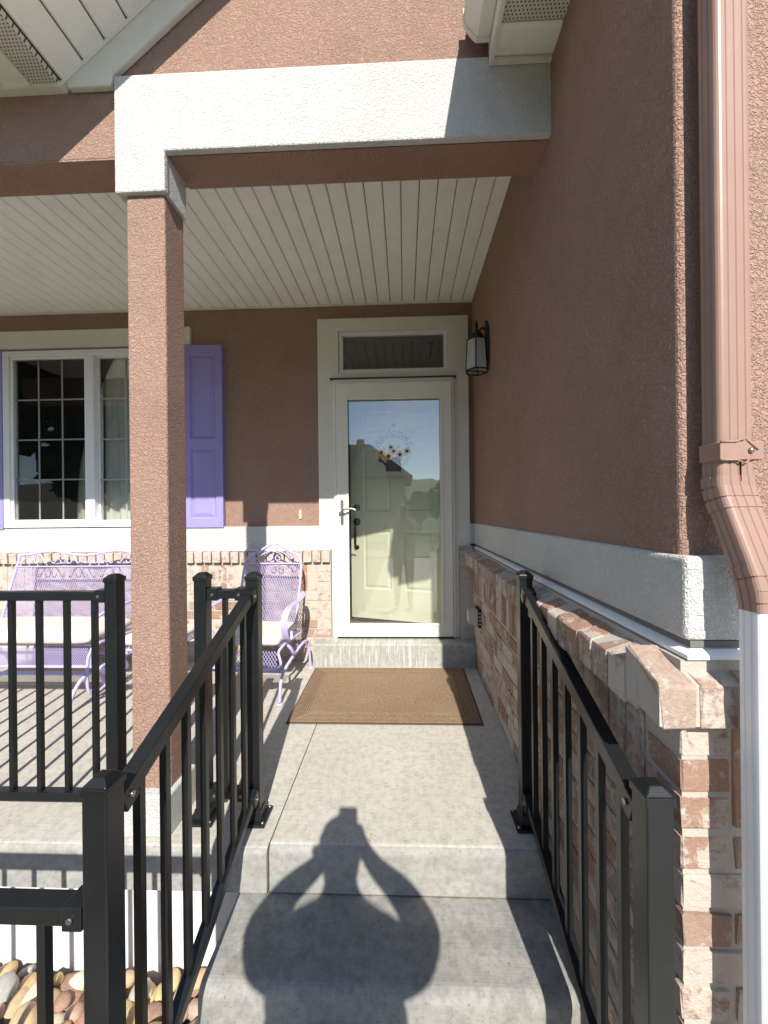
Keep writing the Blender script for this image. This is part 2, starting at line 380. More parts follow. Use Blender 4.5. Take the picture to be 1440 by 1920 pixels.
def smooth_path(pts, k=6):
    pts = [Vector(p) for p in pts]; out = []
    for i in range(len(pts) - 1):
        p0 = pts[max(i - 1, 0)]; p1 = pts[i]; p2 = pts[i + 1]; p3 = pts[min(i + 2, len(pts) - 1)]
        for j in range(k):
            t = j / k
            out.append(0.5 * ((2 * p1) + (-p0 + p2) * t + (2 * p0 - 5 * p1 + 4 * p2 - p3) * t * t + (-p0 + 3 * p1 - 3 * p2 + p3) * t ** 3))
    out.append(pts[-1]); return out
def wall_holes(mb, axis_y, depth, xs, zs, holes):
    """wall facing -y at y=axis_y with rectangular openings and jambs"""
    X = sorted(set(xs + [h[0] for h in holes] + [h[1] for h in holes])); Z = sorted(set(zs + [h[2] for h in holes] + [h[3] for h in holes]))
    for i in range(len(X) - 1):
        for j in range(len(Z) - 1):
            cx, cz = (X[i] + X[i + 1]) / 2, (Z[j] + Z[j + 1]) / 2
            if any(h[0] < cx < h[1] and h[2] < cz < h[3] for h in holes): continue
            for y in (axis_y, axis_y + depth):
                mb.add([(X[i], y, Z[j]), (X[i + 1], y, Z[j]), (X[i + 1], y, Z[j + 1]), (X[i], y, Z[j + 1])], [(0, 1, 2, 3)])
    for (x0, x1, z0, z1) in holes:
        y0, y1 = axis_y, axis_y + depth
        for q in ([(x0, y0, z0), (x0, y1, z0), (x0, y1, z1), (x0, y0, z1)], [(x1, y0, z0), (x1, y1, z0), (x1, y1, z1), (x1, y0, z1)],
                  [(x0, y0, z0), (x1, y0, z0), (x1, y1, z0), (x0, y1, z0)], [(x0, y0, z1), (x1, y0, z1), (x1, y1, z1), (x0, y1, z1)]):
            mb.add(q, [(0, 1, 2, 3)])
def fz(y): return -0.045 * (3.06 - y) / 1.66            # the porch slab falls to the front
GZ = -0.40                                               # walkway
BED = -0.60                                              # soil under the river stones

# ------------------------------------------------------------------ ground, walk, slabs
mb = MB(); mb.add([(-400, -400, BED - .06), (400, -400, BED - .06), (400, 60, BED - .06), (-400, 60, BED - .06)], [(0, 1, 2, 3)])
struct(mb.build('ground', 'lawn'))
struct(MB().box(-4.8, -0.66, -0.5, 1.46, BED - .05, BED).build('garden_bed', 'soil'))
struct(MB().box(-0.66, 0.90, -7.0, 1.11, GZ - .12, GZ).build('walkway', 'concrete', bevel=0.008))
struct(MB().box(0.908, 7.0, -9.0, 0.79, GZ - .13, GZ - .01).build('driveway', 'concrete', bevel=0.008))
struct(MB().box(-60, 60, -15.5, -9.02, BED - .05, BED + .02).build('road', 'soil'))
def nosing(y0, z0, zb, yb, ztop_b, r=0.022):
    """side profile (y,z): front face at y0, rounded edge, top running back to yb"""
    p = [(yb, zb), (y0, zb), (y0, z0 - r)]
    for k in range(1, 6): t = k / 6 * math.pi / 2; p.append((y0 + r - r * math.cos(t), z0 - r + r * math.sin(t)))
    p += [(y0 + r, z0), (yb, ztop_b)]; return p
porch = thing('porch_slab', None, None); porch['kind'] = 'structure'
MB().prism(nosing(1.385, fz(1.385), -0.205, 3.2, fz(3.2)), 'x', -4.8, -0.525).build('slab_section', 'concrete', porch)
MB().prism(nosing(1.40, fz(1.40), -0.30, 3.2, fz(3.2), .03), 'x', -0.5195, 0.536).build('slab_section', 'concrete', porch)
MB().prism([(3.1, -.2), (1.43, -.2), (1.43, fz(1.43) - .008), (3.1, fz(3.1) - .008)], 'x', -0.526, -0.518).build('control_joint', 'soil', porch)
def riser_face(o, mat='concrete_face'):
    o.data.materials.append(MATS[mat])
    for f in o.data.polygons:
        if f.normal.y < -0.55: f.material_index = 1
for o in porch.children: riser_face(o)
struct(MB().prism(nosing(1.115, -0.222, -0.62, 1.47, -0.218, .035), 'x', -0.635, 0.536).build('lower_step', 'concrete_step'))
rn_ = random.Random(5); mb = MB(); k_ = 70
for i in range(k_ + 1):
    x = -0.62 + 1.14 * i / k_; w = rn_.choice((.001, .0015, .003, .005, .002)); mb.v += [(x, 1.3995 - w - .001, -0.2165), (x, 1.4005, -0.2150)]
for i in range(k_): mb.f.append([2 * i, 2 * i + 2, 2 * i + 3, 2 * i + 1]); mb.sm.append(False)
struct(mb.build('step_joint', 'soil'))


# ------------------------------------------------------------------ the house
house = thing('house', 'brown stucco house front with white trim, brick base and covered porch', 'house', (0, 3.13, 0))
HP = house
MB().box(-4.8, -0.528, 1.42, 1.6, -0.75, -0.2055).build('foundation', 'foundation_white', HP)
DY = 3.13
WIN = (-3.385, -1.835, 1.10, 2.59); DOOR = (-0.575, 0.405, 0.178, 2.285); TRS = (-0.53, 0.365, 2.345, 2.69)
mb = MB(); wall_holes(mb, DY, 0.20, [-4.8, 0.70], [-0.2, 3.2], [WIN, DOOR, TRS]); mb.build('entry_wall', 'brown_stucco', HP)
# garage side: solid stucco mass with rounded corner, gable above
mb = MB(); mb.prism([(0.567, 0.955), (4.2, 0.955), (4.2, 3.0), (2.4, 4.6), (0.567, 3.05)], 'y', 0.80, 4.6)
mb.build('garage_wall', 'brown_stucco', HP, bevel=0.010, seg=3)
# porch gable wall and header
mb = MB(); mb.prism([(-4.8, 2.63), (0.589, 2.63), (0.589, 4.55), (-1.36, 2.935), (-4.8, 2.935)], 'y', 1.478, 1.63)
mb.build('gable_wall', 'brown_stucco', HP)
mb = MB(); mb.prism([(-1.125, 2.465), (-0.925, 2.465), (-0.925, 2.622), (0.589, 2.622), (0.589, 2.925), (-1.125, 2.925)], 'y', 1.45, 1.477)
mb.build('beam_band', 'white_stucco', HP, bevel=0.006)
MB().box(-1.123, -0.927, 1.4775, 1.605, 2.466, 2.629).build('column_capital', 'white_stucco', HP, bevel=0.004)
MB().box(-4.8, -1.124, 1.479, 1.629, 2.622, 2.6295).build('beam_underside', 'brown_stucco', HP)
MB().box(-0.926, 0.588, 1.479, 1.629, 2.622, 2.6295).build('beam_underside', 'brown_stucco', HP)
MB().box(-1.093, -0.938, 1.470, 1.602, 0.05, 2.4655).build('column', 'brown_stucco', HP, bevel=0.007, seg=2)
MB().box(-1.108, -0.918, 1.425, 1.62, fz(1.43) - .002, 0.115).build('column_base', 'white_stucco', HP, bevel=0.008)
# trims
MB().box(-4.8, -0.703, DY - .034, DY + .01, 0.905, 1.092).build('water_table_band', 'white_stucco', HP, bevel=0.006)
MB().box(0.528, 0.567, DY - .034, DY + .01, 0.935, 1.10).build('water_table_band', 'white_stucco', HP)
mb = MB(); mb.prism([(0.556, 0.772), (3.2, 0.772), (3.2, 0.82), (0.62, 0.82), (0.62, DY - .035), (0.556, DY - .035)], 'z', 0.937, 1.105)
mb.build('water_table_band', 'white_stucco', HP, bevel=0.010, seg=3)
mb = MB(); pf = [(.0, .903), (.047, .903), (.047, .911), (.041, .9155), (.030, .922), (.0, .9255)]; n = len(pf)
for (fx_, fy_) in ((lambda o: .60 - o, lambda o: 3.085), (lambda o: .60 - o, lambda o: .812 - o), (lambda o: 3.2, lambda o: .812 - o)):
    mb.v += [(fx_(o), fy_(o), z) for o, z in pf]
for i in (0, 1):
    for k in range(n): k2 = (k + 1) % n; mb.f.append([i * n + k, i * n + k2, (i + 1) * n + k2, (i + 1) * n + k]); mb.sm.append(False)
mb.build('drip_flashing', 'white_metal', HP)
mb = MB(); mb.prism([(0.5665, 0.7765), (3.2, 0.7765), (3.2, 0.80), (0.60, 0.80), (0.60, 3.08), (0.5665, 3.08)], 'z', 0.9235, 0.9365); mb.build('gap_shade_strip', 'gap_shade', HP)  # dark strip added as the shade in the gap between band and flashing
MB().box(-4.8, -0.604, 3.052, DY, 0.896, 0.904).build('drip_flashing', 'white_metal', HP)
MB().box(-3.60, -1.775, DY - .03, DY + .01, 2.612, 2.765).build('window_head_trim', 'trim_stucco', HP, bevel=0.005)
mb = MB()   # door surround
def ring(mb, o, i, y0, y1):
    (a0, a1, b0, b1), (c0, c1, d0, d1) = o, i
    mb.box(a0, a1, y0, y1, d1, b1); mb.box(a0, c0, y0, y1, b0, d1); mb.box(c1, a1, y0, y1, b0, d1)
mb.box(-0.703, 0.527, DY - .036, DY - .002, 2.688, 2.79); mb.box(-0.703, 0.527, DY - .036, DY - .002, 2.287, 2.344)
mb.box(-0.703, -0.532, DY - .036, DY - .002, 2.344, 2.688); mb.box(0.366, 0.527, DY - .036, DY - .002, 2.344, 2.688)
mb.box(-0.703, -0.578, DY - .036, DY - .002, 0.905, 2.287); mb.box(0.407, 0.527, DY - .036, DY - .002, 0.905, 2.287)
mb.box(-0.601, -0.578, DY - .036, DY - .002, 0.18, 0.905); mb.box(0.407, 0.436, DY - .036, DY - .002, 0.18, 0.905)
mb.build('door_surround', 'trim_stucco', HP)
MB().box(-0.597, 0.425, 3.05, DY - .036, 2.283, 2.289).build('door_drip_cap', 'bronze', HP)

# porch ceiling boards
ceil = MB().box(-4.8, 0.588, 1.63, DY - .001, 2.937, 2.96).build('porch_ceiling', 'dark_cavity', HP)
PIT = 0.0985
bm_ = MB().prism([(-.0475, 0), (-.043, -.009), (.043, -.009), (.0475, 0), (.0475, .006), (-.0475, .006)], 'y', 0, DY - .018 - 1.632).mesh('ceiling_board', 'vinyl')
x = 0.589 - PIT / 2
while x > -4.2:
    o = bpy.data.objects.new('ceiling_board', bm_); COL.objects.link(o); o.location = (x, 1.632, 2.9305); attach(o, ceil); x -= PIT
MB().box(-4.7, 0.588, DY - .016, DY - .001, 2.912, 2.934).build('edge_trim', 'vinyl_trim', ceil)

# ---- porch gable eave: raking soffit with flat return
KX, KZ, SL = -1.345, 2.905, 0.85
eave = MB().prism([(-1.80, KZ + .018), (KX, KZ + .018), (0.62, KZ + .03 + SL * (0.62 - KX)), (0.62, KZ + .14 + SL * (0.62 - KX)), (KX - .05, KZ + .14), (-1.80, KZ + .14)], 'y', 1.15, 1.60).build('gable_eave', 'shingle', HP)
L_ = math.hypot(1, SL); dx = 0.118 / L_
bd = MB().prism([(-.0565, 0), (-.051, -.009), (.051, -.009), (.0565, 0), (.0565, .006), (-.0565, .006)], 'y', 1.175, 1.476)
bdm = bd.mesh('soffit_board', 'vinyl'); bdv = MB().prism([(-.0565, 0), (-.051, -.009), (.051, -.009), (.0565, 0), (.0565, .006), (-.0565, .006)], 'y', 1.175, 1.476).mesh('soffit_board', 'vented_vinyl')
i = 0; x = KX + dx * 0.52
while x < 0.5:
    o = bpy.data.objects.new('soffit_board', bdm); COL.objects.link(o); o.location = (x, 0, KZ + .016 + SL * (x - KX)); o.rotation_euler = (0, -math.atan(SL), 0); attach(o, eave); x += dx; i += 1
for k in range(4):
    o = bpy.data.objects.new('soffit_board', bdv if k == 0 else bdm); COL.objects.link(o); o.location = (KX - .0575 - k * .118, 0, KZ + .008); attach(o, eave)
mb = MB(); mb.prism([(-1.80, KZ - .012), (KX + .004, KZ - .012), (0.58, KZ - .012 + SL * (0.58 - KX)), (0.58, KZ + .006 + SL * (0.58 - KX)), (KX, KZ + .006), (-1.80, KZ + .006)], 'y', 1.450, 1.4775); mb.build('soffit_trim', 'vinyl_trim', eave)
mb = MB(); mb.prism([(-1.80, KZ - .012), (KX + .01, KZ - .012), (0.60, KZ - .012 + SL * (0.60 - KX)), (0.60, KZ + .135 + SL * (0.60 - KX)), (KX - .05, KZ + .135), (-1.80, KZ + .135)], 'y', 1.135, 1.1745); mb.build('rake_fascia', 'vinyl_trim', eave)
mb = MB(); a0 = KX + .03; fh = 0.15
mb.prism([(a0, KZ - .015 + .0), (-1.14, KZ - .015), (-1.128, KZ + .03), (0.58, KZ + SL * (0.58 - KX) - fh), (0.58, KZ + SL * (0.58 - KX) - .014), (a0, KZ - .014 + SL * (a0 - KX))], 'y', 1.452, 1.477); mb.build('rake_frieze', 'trim_stucco', HP, bevel=0.006)

# ---- garage eave with gutter, running front to back
eg = MB().prism([(0.30, 3.075), (0.34, 3.07), (0.60, 3.07 + .26 * SL), (2.4, 3.075 + 2.1 * SL), (2.4, 3.19 + 2.1 * SL), (0.27, 3.13)], 'y', 0.50, 4.6).build('garage_eave', 'shingle', HP)
for (y0, y1, mt) in ((1.335, 1.432, 'vinyl'), (1.125, 1.333, 'vented_vinyl'), (0.915, 1.123, 'vinyl'), (0.705, 0.913, 'vented_vinyl'), (0.53, 0.703, 'vinyl')):
    MB().prism([(y0, 2.9), (y0 + .012, 2.892), (y1 - .012, 2.892), (y1, 2.9), (y1, 2.91), (y0, 2.91)], 'x', 0.352, 0.578).build('soffit_board', mt, eg)
mb = MB(); mb.box(0.336, 0.352, 0.502, 1.448, 2.884, 2.906); mb.box(0.578, 0.5885, 0.502, 1.448, 2.886, 2.906); mb.box(0.3525, 0.5775, 1.434, 1.448, 2.885, 2.905); mb.build('soffit_trim', 'vinyl_trim', eg)
MB().box(0.336, 0.351, 0.502, 1.448, 2.9065, 3.068).build('fascia', 'vinyl_trim', eg)
mb = MB(); mb.prism([(0.336, 2.884), (0.592, 2.884), (2.4, 2.93 + 2.06 * SL - .05), (2.4, 3.07 + 2.06 * SL), (0.336, 3.068)], 'y', 0.475, 0.4995); mb.build('rake_fascia', 'vinyl_trim', eg)
gp = [(0.334, 2.955), (0.288, 2.955), (0.268, 2.975), (0.258, 2.99), (0.246, 3.004), (0.240, 3.03), (0.240, 3.065), (0.334, 3.065)]
gut = MB().prism(gp, 'y', 0.50, 1.415).build('gutter', 'vinyl_trim', eg)
MB().prism([(p[0] + (0 if p[0] > .33 else -.004), p[1] - (.004 if p[1] < 3.0 else 0)) for p in gp], 'y', 1.4155, 1.430).build('end_cap', 'vinyl_trim', gut)

# ---- storm door, entry door, transom
ssx0, ssx1, ssz0, ssz1 = -0.555, 0.385, 0.195, 2.25
storm = MB(); ring(storm, (-0.574, 0.404, 0.181, 2.283), (ssx0, ssx1, 0.181, ssz1), 3.068, 3.128); storm = storm.build('storm_door', 'storm_cream', HP, bevel=0.003)
gx0, gx1, gz0, gz1 = -0.462, 0.298, 0.292, 2.118
mb = MB(); mb.box(ssx0 + .004, gx0, 3.056, 3.096, ssz0, ssz1 - .004); mb.box(gx1, ssx1 - .004, 3.056, 3.096, ssz0, ssz1 - .004)
mb.box(gx0, gx1, 3.056, 3.096, ssz0, gz0); mb.box(gx0, gx1, 3.056, 3.096, gz1, ssz1 - .004); mb.build('leaf', 'storm_cream', storm)
mb = MB()
for (a, b) in (((gx0 - .012, gx0 + .010), (gz0 - .012, gz1 + .012)), ((gx1 - .010, gx1 + .012), (gz0 - .012, gz1 + .012))): mb.box(a[0], a[1], 3.049, 3.0555, b[0], b[1])
mb.box(gx0 + .0105, gx1 - .0105, 3.049, 3.0555, gz0 - .012, gz0 + .010); mb.box(gx0 + .0105, gx1 - .0105, 3.049, 3.0555, gz1 - .010, gz1 + .012); mb.build('glazing_bead', 'storm_cream', storm, bevel=0.002)
MB().box(gx0, gx1, 3.074, 3.079, gz0, gz1).build('pane', 'glass', storm)
MB().box(ssx0, ssx1, 3.06, 3.10, 0.1815, 0.194).build('bottom_sweep', 'rubber_black', storm)
mb = MB(); mb.prism([(-.013 - .506, 1.112), (-.006 - .506, 1.10), (.006 - .506, 1.10), (.013 - .506, 1.112), (.013 - .506, 1.295), (.006 - .506, 1.305), (-.006 - .506, 1.305), (-.013 - .506, 1.295)], 'y', 3.047, 3.0555)
mb.build('handle_plate', 'nickel', storm, bevel=0.002)
MB().tube(smooth_path([(-0.506, 3.05, 1.222), (-0.506, 3.022, 1.222), (-0.485, 3.008, 1.223), (-0.45, 3.006, 1.229), (-0.41, 3.006, 1.228), (-0.388, 3.006, 1.212)]), [0.010] * 13 + [0.0085] * 10 + [0.006] * 8, 10).build('lever_handle', 'nickel', storm)
MB().box(-0.53, -0.50, 3.03, 3.0555, 1.190, 1.206).build('strike', 'nickel', storm)
# entry door swung open into the hall, hinges on the right
HX, HY, ANG = 0.372, 3.275, R(17)
dd = Vector((-math.cos(ANG), math.sin(ANG), 0)); dn = Vector((-math.sin(ANG), -math.cos(ANG), 0))
DW, DZ0, DZ1 = 0.915, 0.222, 2.262
def dpt(u, z, t=0.0): return tuple(Vector((HX, HY, 0)) + dd * u + dn * t + Vector((0, 0, z)))
def dbox(mb, u0, u1, z0, z1, t0, t1):
    mb.hexa([dpt(u0, z0, t0), dpt(u1, z0, t0), dpt(u1, z0, t1), dpt(u0, z0, t1)], [dpt(u0, z1, t0), dpt(u1, z1, t0), dpt(u1, z1, t1), dpt(u0, z1, t1)]); return mb
us = [0.125, 0.395, 0.52, 0.79]; zs_ = [(0.27, 0.81), (0.985, 1.565), (1.705, 1.895)]
zs_ = [(DZ0 + a, DZ0 + b) for a, b in zs_]
pan = [(us[0], us[1], a, b) for a, b in zs_] + [(us[2], us[3], a, b) for a, b in zs_]
mb = MB(); U = sorted({0, DW} | set(us)); Zs = sorted({DZ0, DZ1} | {q for ab in zs_ for q in ab})
for i in range(len(U) - 1):
    for j in range(len(Zs) - 1):
        cu, cz = (U[i] + U[i + 1]) / 2, (Zs[j] + Zs[j + 1]) / 2
        if any(p[0] < cu < p[1] and p[2] < cz < p[3] for p in pan): continue
        mb.add([dpt(U[i], Zs[j], 0), dpt(U[i + 1], Zs[j], 0), dpt(U[i + 1], Zs[j + 1], 0), dpt(U[i], Zs[j + 1], 0)], [(0, 1, 2, 3)])
for (a, b, c, d) in pan:
    e = 0.014
    o4 = [dpt(a, c), dpt(b, c), dpt(b, d), dpt(a, d)]; i4 = [dpt(a + e, c + e, -.011), dpt(b - e, c + e, -.011), dpt(b - e, d - e, -.011), dpt(a + e, d - e, -.011)]
    mb.add(o4 + i4, [(0, 1, 5, 4), (1, 2, 6, 5), (2, 3, 7, 6), (3, 0, 4, 7)])
dbox(mb, 0, DW, DZ0, DZ1, -.0445, -.012)
dbox(mb, 0, .0005, DZ0, DZ1, -.012, 0); dbox(mb, DW - .0005, DW, DZ0, DZ1, -.012, 0); dbox(mb, .0005, DW - .0005, DZ0, DZ0 + .0005, -.012, 0)
entry = mb.build('entry_door', 'door_sage', HP)
entry['label'] = 'pale sage six panel front door standing ajar'
for (a, b, c, d) in pan:
    e, g = 0.015, 0.04
    mb = MB(); o4 = [dpt(a + e, c + e, -.0109), dpt(b - e, c + e, -.0109), dpt(b - e, d - e, -.0109), dpt(a + e, d - e, -.0109)]
    i4 = [dpt(a + g, c + g, -.002), dpt(b - g, c + g, -.002), dpt(b - g, d - g, -.002), dpt(a + g, d - g, -.002)]
    mb.add(o4 + i4, [(0, 1, 5, 4), (1, 2, 6, 5), (2, 3, 7, 6), (3, 0, 4, 7), (4, 5, 6, 7)]); mb.build('panel', 'door_sage', entry)
def disc(u, z, r, t, n=20):
    mb = MB(); c = Vector(dpt(u, z)); prof = [(r, 0), (r, t * .6), (r * .8, t), (r * .3, t)]; o = len(mb.v)
    for (rr, h) in prof:
        for k in range(n): q = 2 * math.pi * k / n; mb.v.append(tuple(c + dd * rr * math.cos(q) + Vector((0, 0, rr * math.sin(q))) + dn * h))
    for i in range(3):
        for k in range(n): k2 = (k + 1) % n; mb.f.append([i * n + k, i * n + k2, (i + 1) * n + k2, (i + 1) * n + k]); mb.sm.append(True)
    mb.f.append([3 * n + k for k in range(n)]); mb.sm.append(False); return mb
disc(DW - .062, 1.245, 0.031, 0.022).build('deadbolt', 'bronze', entry)
disc(DW - .062, 1.112, 0.034, 0.018).build('handle_rose', 'bronze', entry)
MB().tube(smooth_path([dpt(DW - .062, 1.10, .015), dpt(DW - .062, 1.085, .045), dpt(DW - .064, 1.03, .055), dpt(DW - .066, .96, .058), dpt(DW - .062, .90, .05), dpt(DW - .062, .882, .012)]), [0.008] * 8 + [0.012] * 14 + [.008] * 9, 10).build('pull_handle', 'bronze', entry)
disc(DW - .062, .876, 0.020, 0.014).build('handle_foot', 'bronze', entry)
# jambs and hall behind
mb = MB(); mb.box(-0.5745, -0.535, 3.129, 3.36, 0.181, 2.283); mb.box(0.372, 0.4045, 3.129, 3.36, 0.181, 2.283); mb.box(-0.5345, 0.3715, 3.129, 3.36, 2.262, 2.283); mb.build('door_jamb', 'storm_cream', HP)
MB().box(-0.574, 0.404, 3.10, 3.42, 0.175, 0.205).build('threshold', 'brown_metal', HP)
mb = MB(); q = [(-4.9, 3.331), (1.2, 3.331), (1.2, 6.4), (-4.9, 6.4)]
mb.add([(x_, y_, z_) for z_ in (0.17, 3.1) for x_, y_ in q], [(4, 5, 6, 7), (1, 2, 6, 5), (2, 3, 7, 6), (3, 0, 4, 7)]); mb.build('interior_wall', 'room_wall', HP)
MB().box(-4.9, 1.2, 3.331, 6.4, 0.12, 0.17).build('interior_floor', 'room_floor', HP)
MB().box(-1.0, -0.92, 3.34, 6.3, 0.175, 3.05).build('interior_partition', 'room_wall', HP)
tr = MB(); ring(tr, (-0.529, 0.364, 2.346, 2.689), (-0.497, 0.332, 2.346, 2.657), 3.112, 3.17); tr.box(-0.497, 0.332, 3.112, 3.17, 2.346, 2.378); tr = tr.build('transom_window', 'white_vinyl', HP, bevel=0.003)
MB().box(-0.497, 0.332, 3.14, 3.145, 2.378, 2.657).build('pane', 'window_glass', tr)

# doorstep
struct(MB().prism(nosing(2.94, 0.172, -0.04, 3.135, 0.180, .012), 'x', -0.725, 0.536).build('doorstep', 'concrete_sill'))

# ---- slider window with grids
wx0, wx1, wz0, wz1 = WIN; fwd = 0.042
mb = MB(); mb.box(wx0, wx1, 3.085, 3.20, wz1 - fwd, wz1); mb.box(wx0, wx1, 3.085, 3.20, wz0, wz0 + fwd); mb.box(wx0, wx0 + .052, 3.085, 3.20, wz0 + fwd, wz1 - fwd); mb.box(wx1 - .052, wx1, 3.085, 3.20, wz0 + fwd, wz1 - fwd)
win = mb.build('window', 'white_vinyl', HP, bevel=0.004)
MB().box(-2.668, -2.602, 3.095, 3.18, wz0 + fwd, wz1 - fwd).build('mullion', 'white_vinyl', win, bevel=0.003)
for (x0, x1, y) in ((wx0 + .053, -2.669, 3.135), (-2.601, wx1 - .053, 3.155)):
    z0, z1 = wz0 + fwd + .001, wz1 - fwd - .001; s_ = .022 if y < 3.14 else .014
    mb = MB(); mb.box(x0, x1, y - .012, y + .012, z0, z0 + s_); mb.box(x0, x1, y - .012, y + .012, z1 - s_, z1); mb.box(x0, x0 + s_, y - .012, y + .012, z0 + s_, z1 - s_); mb.box(x1 - s_, x1, y - .012, y + .012, z0 + s_, z1 - s_); mb.build('sash', 'white_vinyl', win)
    MB().box(x0 + s_, x1 - s_, y - .010, y - .007, z0 + s_, z1 - s_).build('pane', 'window_glass', win)
    ww, hh = x1 - x0 - 2 * s_, z1 - z0 - 2 * s_
    for k in (1, 2): MB().box(x0 + s_ + ww * k / 3 - .0055, x0 + s_ + ww * k / 3 + .0055, y - .0145, y - .0105, z0 + s_, z1 - s_).build('muntin', 'grid_grey', win)
    for k in (1, 2, 3): MB().box(x0 + s_, x1 - s_, y - .015, y - .0105, z0 + s_ + hh * k / 4 - .0055, z0 + s_ + hh * k / 4 + .0055).build('muntin', 'grid_grey', win)
sx0, sx1, sz0, sz1 = wx0 + .054, -2.670, wz0 + fwd + .002, wz1 - fwd - .002
mb = MB(); mb.box(sx0, sx1, 3.100, 3.110, sz0, sz0 + .022); mb.box(sx0, sx1, 3.100, 3.110, sz1 - .022, sz1); mb.box(sx0, sx0 + .022, 3.100, 3.110, sz0 + .022, sz1 - .022); mb.box(sx1 - .014, sx1, 3.100, 3.110, sz0 + .022, sz1 - .022); mb.build('screen_frame', 'white_metal', win)
mb = MB(); mb.add([(sx0 + .02, 3.106, sz0 + .02), (sx1 - .012, 3.106, sz0 + .02), (sx1 - .012, 3.106, sz1 - .02), (sx0 + .02, 3.106, sz1 - .02)], [(0, 1, 2, 3)]); mb.build('insect_screen', 'insect_screen', win)
def curtain(name, label, x0, x1, y, amp, folds, pull):
    """hanging cloth with folds; pull gathers it towards x0 (or x1 when negative) lower down"""
    mb = MB(); nx, nz = 90, 12; z0, z1 = 0.75, 2.75
    for j in range(nz + 1):
        t = j / nz; sq = 1 - abs(pull) * math.sin(math.pi * min(1, (1 - t) * 0.8)) ** 2
        for i in range(nx + 1):
            u = i / nx; w = u * sq if pull >= 0 else 1 - (1 - u) * sq
            mb.v.append((x0 + (x1 - x0) * w, y + amp * math.sin(u * folds + 2 * math.sin(u * 9) + t) + .008 * math.sin(7 * u + t * 3), z0 + (z1 - z0) * t))
    for j in range(nz):
        for i in range(nx): a = j * (nx + 1) + i; mb.f.append([a, a + 1, a + nx + 2, a + nx + 1]); mb.sm.append(True)
    o = mb.build(name, 'sheer_curtain'); tag(o, label, 'curtain', None); return o
curtain('curtain', 'pale curtain pulled aside behind the insect screen of the window', -3.72, -2.95, 3.205, .018, 44, .22)
curtain('curtain', 'pale curtain hanging behind the window mullion', -3.02, -2.62, 3.215, .018, 30, -.30)
curtain('curtain', 'pale straight curtain behind the narrow unscreened pane beside the column', -2.60, -1.80, 3.20, .018, 44, 0)

# ---- shutters
for x0 in (-1.832, -3.722):
    x1, z0, z1 = x0 + .333, 1.088, 2.60; st = .058
    mb = MB(); y0 = 3.084
    xs_, zz = [x0, x0 + st, x1 - st, x1], [z0, z0 + .075, z0 + .655, z0 + .735, z1 - .075, z1]
    for i in range(3):
        for j in range(5):
            if i == 1 and j in (1, 3): continue
            mb.add([(xs_[i], y0, zz[j]), (xs_[i + 1], y0, zz[j]), (xs_[i + 1], y0, zz[j + 1]), (xs_[i], y0, zz[j + 1])], [(0, 1, 2, 3)])
    for j in (1, 3):
        a, b, c, d = xs_[1], xs_[2], zz[j], zz[j + 1]; e = .012
        mb.add([(a, y0, c), (b, y0, c), (b, y0, d), (a, y0, d), (a + e, y0 + .012, c + e), (b - e, y0 + .012, c + e), (b - e, y0 + .012, d - e), (a + e, y0 + .012, d - e)], [(0, 1, 5, 4), (1, 2, 6, 5), (2, 3, 7, 6), (3, 0, 4, 7)])
    mb.add([(x0, y0, z0), (x1, y0, z0), (x1, y0, z1), (x0, y0, z1), (x0, y0 + .045, z0), (x1, y0 + .045, z0), (x1, y0 + .045, z1), (x0, y0 + .045, z1)], [(0, 1, 5, 4), (1, 2, 6, 5), (2, 3, 7, 6), (3, 0, 4, 7)])
    sh = mb.build('shutter', 'shutter_purple', HP)
    for j in (1, 3):
        a, b, c, d = xs_[1] + .0125, xs_[2] - .0125, zz[j] + .0125, zz[j + 1] - .0125; g = .03
        mb = MB(); mb.add([(a, y0 + .0118, c), (b, y0 + .0118, c), (b, y0 + .0118, d), (a, y0 + .0118, d), (a + g, y0 + .003, c + g), (b - g, y0 + .003, c + g), (b - g, y0 + .003, d - g), (a + g, y0 + .003, d - g)], [(0, 1, 5, 4), (1, 2, 6, 5), (2, 3, 7, 6), (3, 0, 4, 7), (4, 5, 6, 7)]); mb.build('panel', 'shutter_purple', sh)
    for sx in (x0 + .02, x1 - .02):
        for z in (z0 + .04, z0 + .70, z1 - .04): MB().lathe([(.007, 0), (.006, -.003), (.002, -.004)], (sx, y0, z), 10, 'y').build('screw', 'shutter_purple', sh)

# ------------------------------------------------------------------ bricks
BV = []
def brick_mesh(L, D, H, seed):
    rnd = random.Random(seed); b = 0.0026; mb = MB()
    def J(p): return tuple(c + rnd.uniform(-.0022, .0022) for c in p)
    bmx = bmesh.new(); bmesh.ops.create_cube(bmx, size=1.0)
    for v in bmx.verts: v.co = Vector((v.co.x * L, v.co.y * D, v.co.z * H))
    bmesh.ops.bevel(bmx, geom=list(bmx.edges), offset=b, segments=1, affect='EDGES')
    for v in bmx.verts: v.co = Vector(J(v.co))
    me = bpy.data.meshes.new('brick'); bmx.to_mesh(me); bmx.free(); me.materials.append(MATS['brick']); return me
_bc = {}
BR = []      # (parent, kind dims, location, rotation)
def brick(par, dims, loc, rot=(0, 0, 0)): BR.append((par, dims, loc, rot))
wr = MB(); wr.box(0.5435, 3.2, 0.7715, 3.14, -0.70, 0.90); wr = wr.build('side_brick_base', 'mortar', HP)
wl = MB().box(-4.0, -0.604, 3.062, 3.129, -0.08, 0.895).build('entry_brick_base', 'mortar', HP)
ws = MB().box(0.438, 0.5425, 3.062, 3.129, -0.05, 0.92).build('entry_brick_base', 'mortar', HP)
T, G = 0.0635, 0.011; LN = 0.203; P_ = T + G
rj = lambda a: random.uniform(-a, a)
FX, FY = 0.540, 0.768
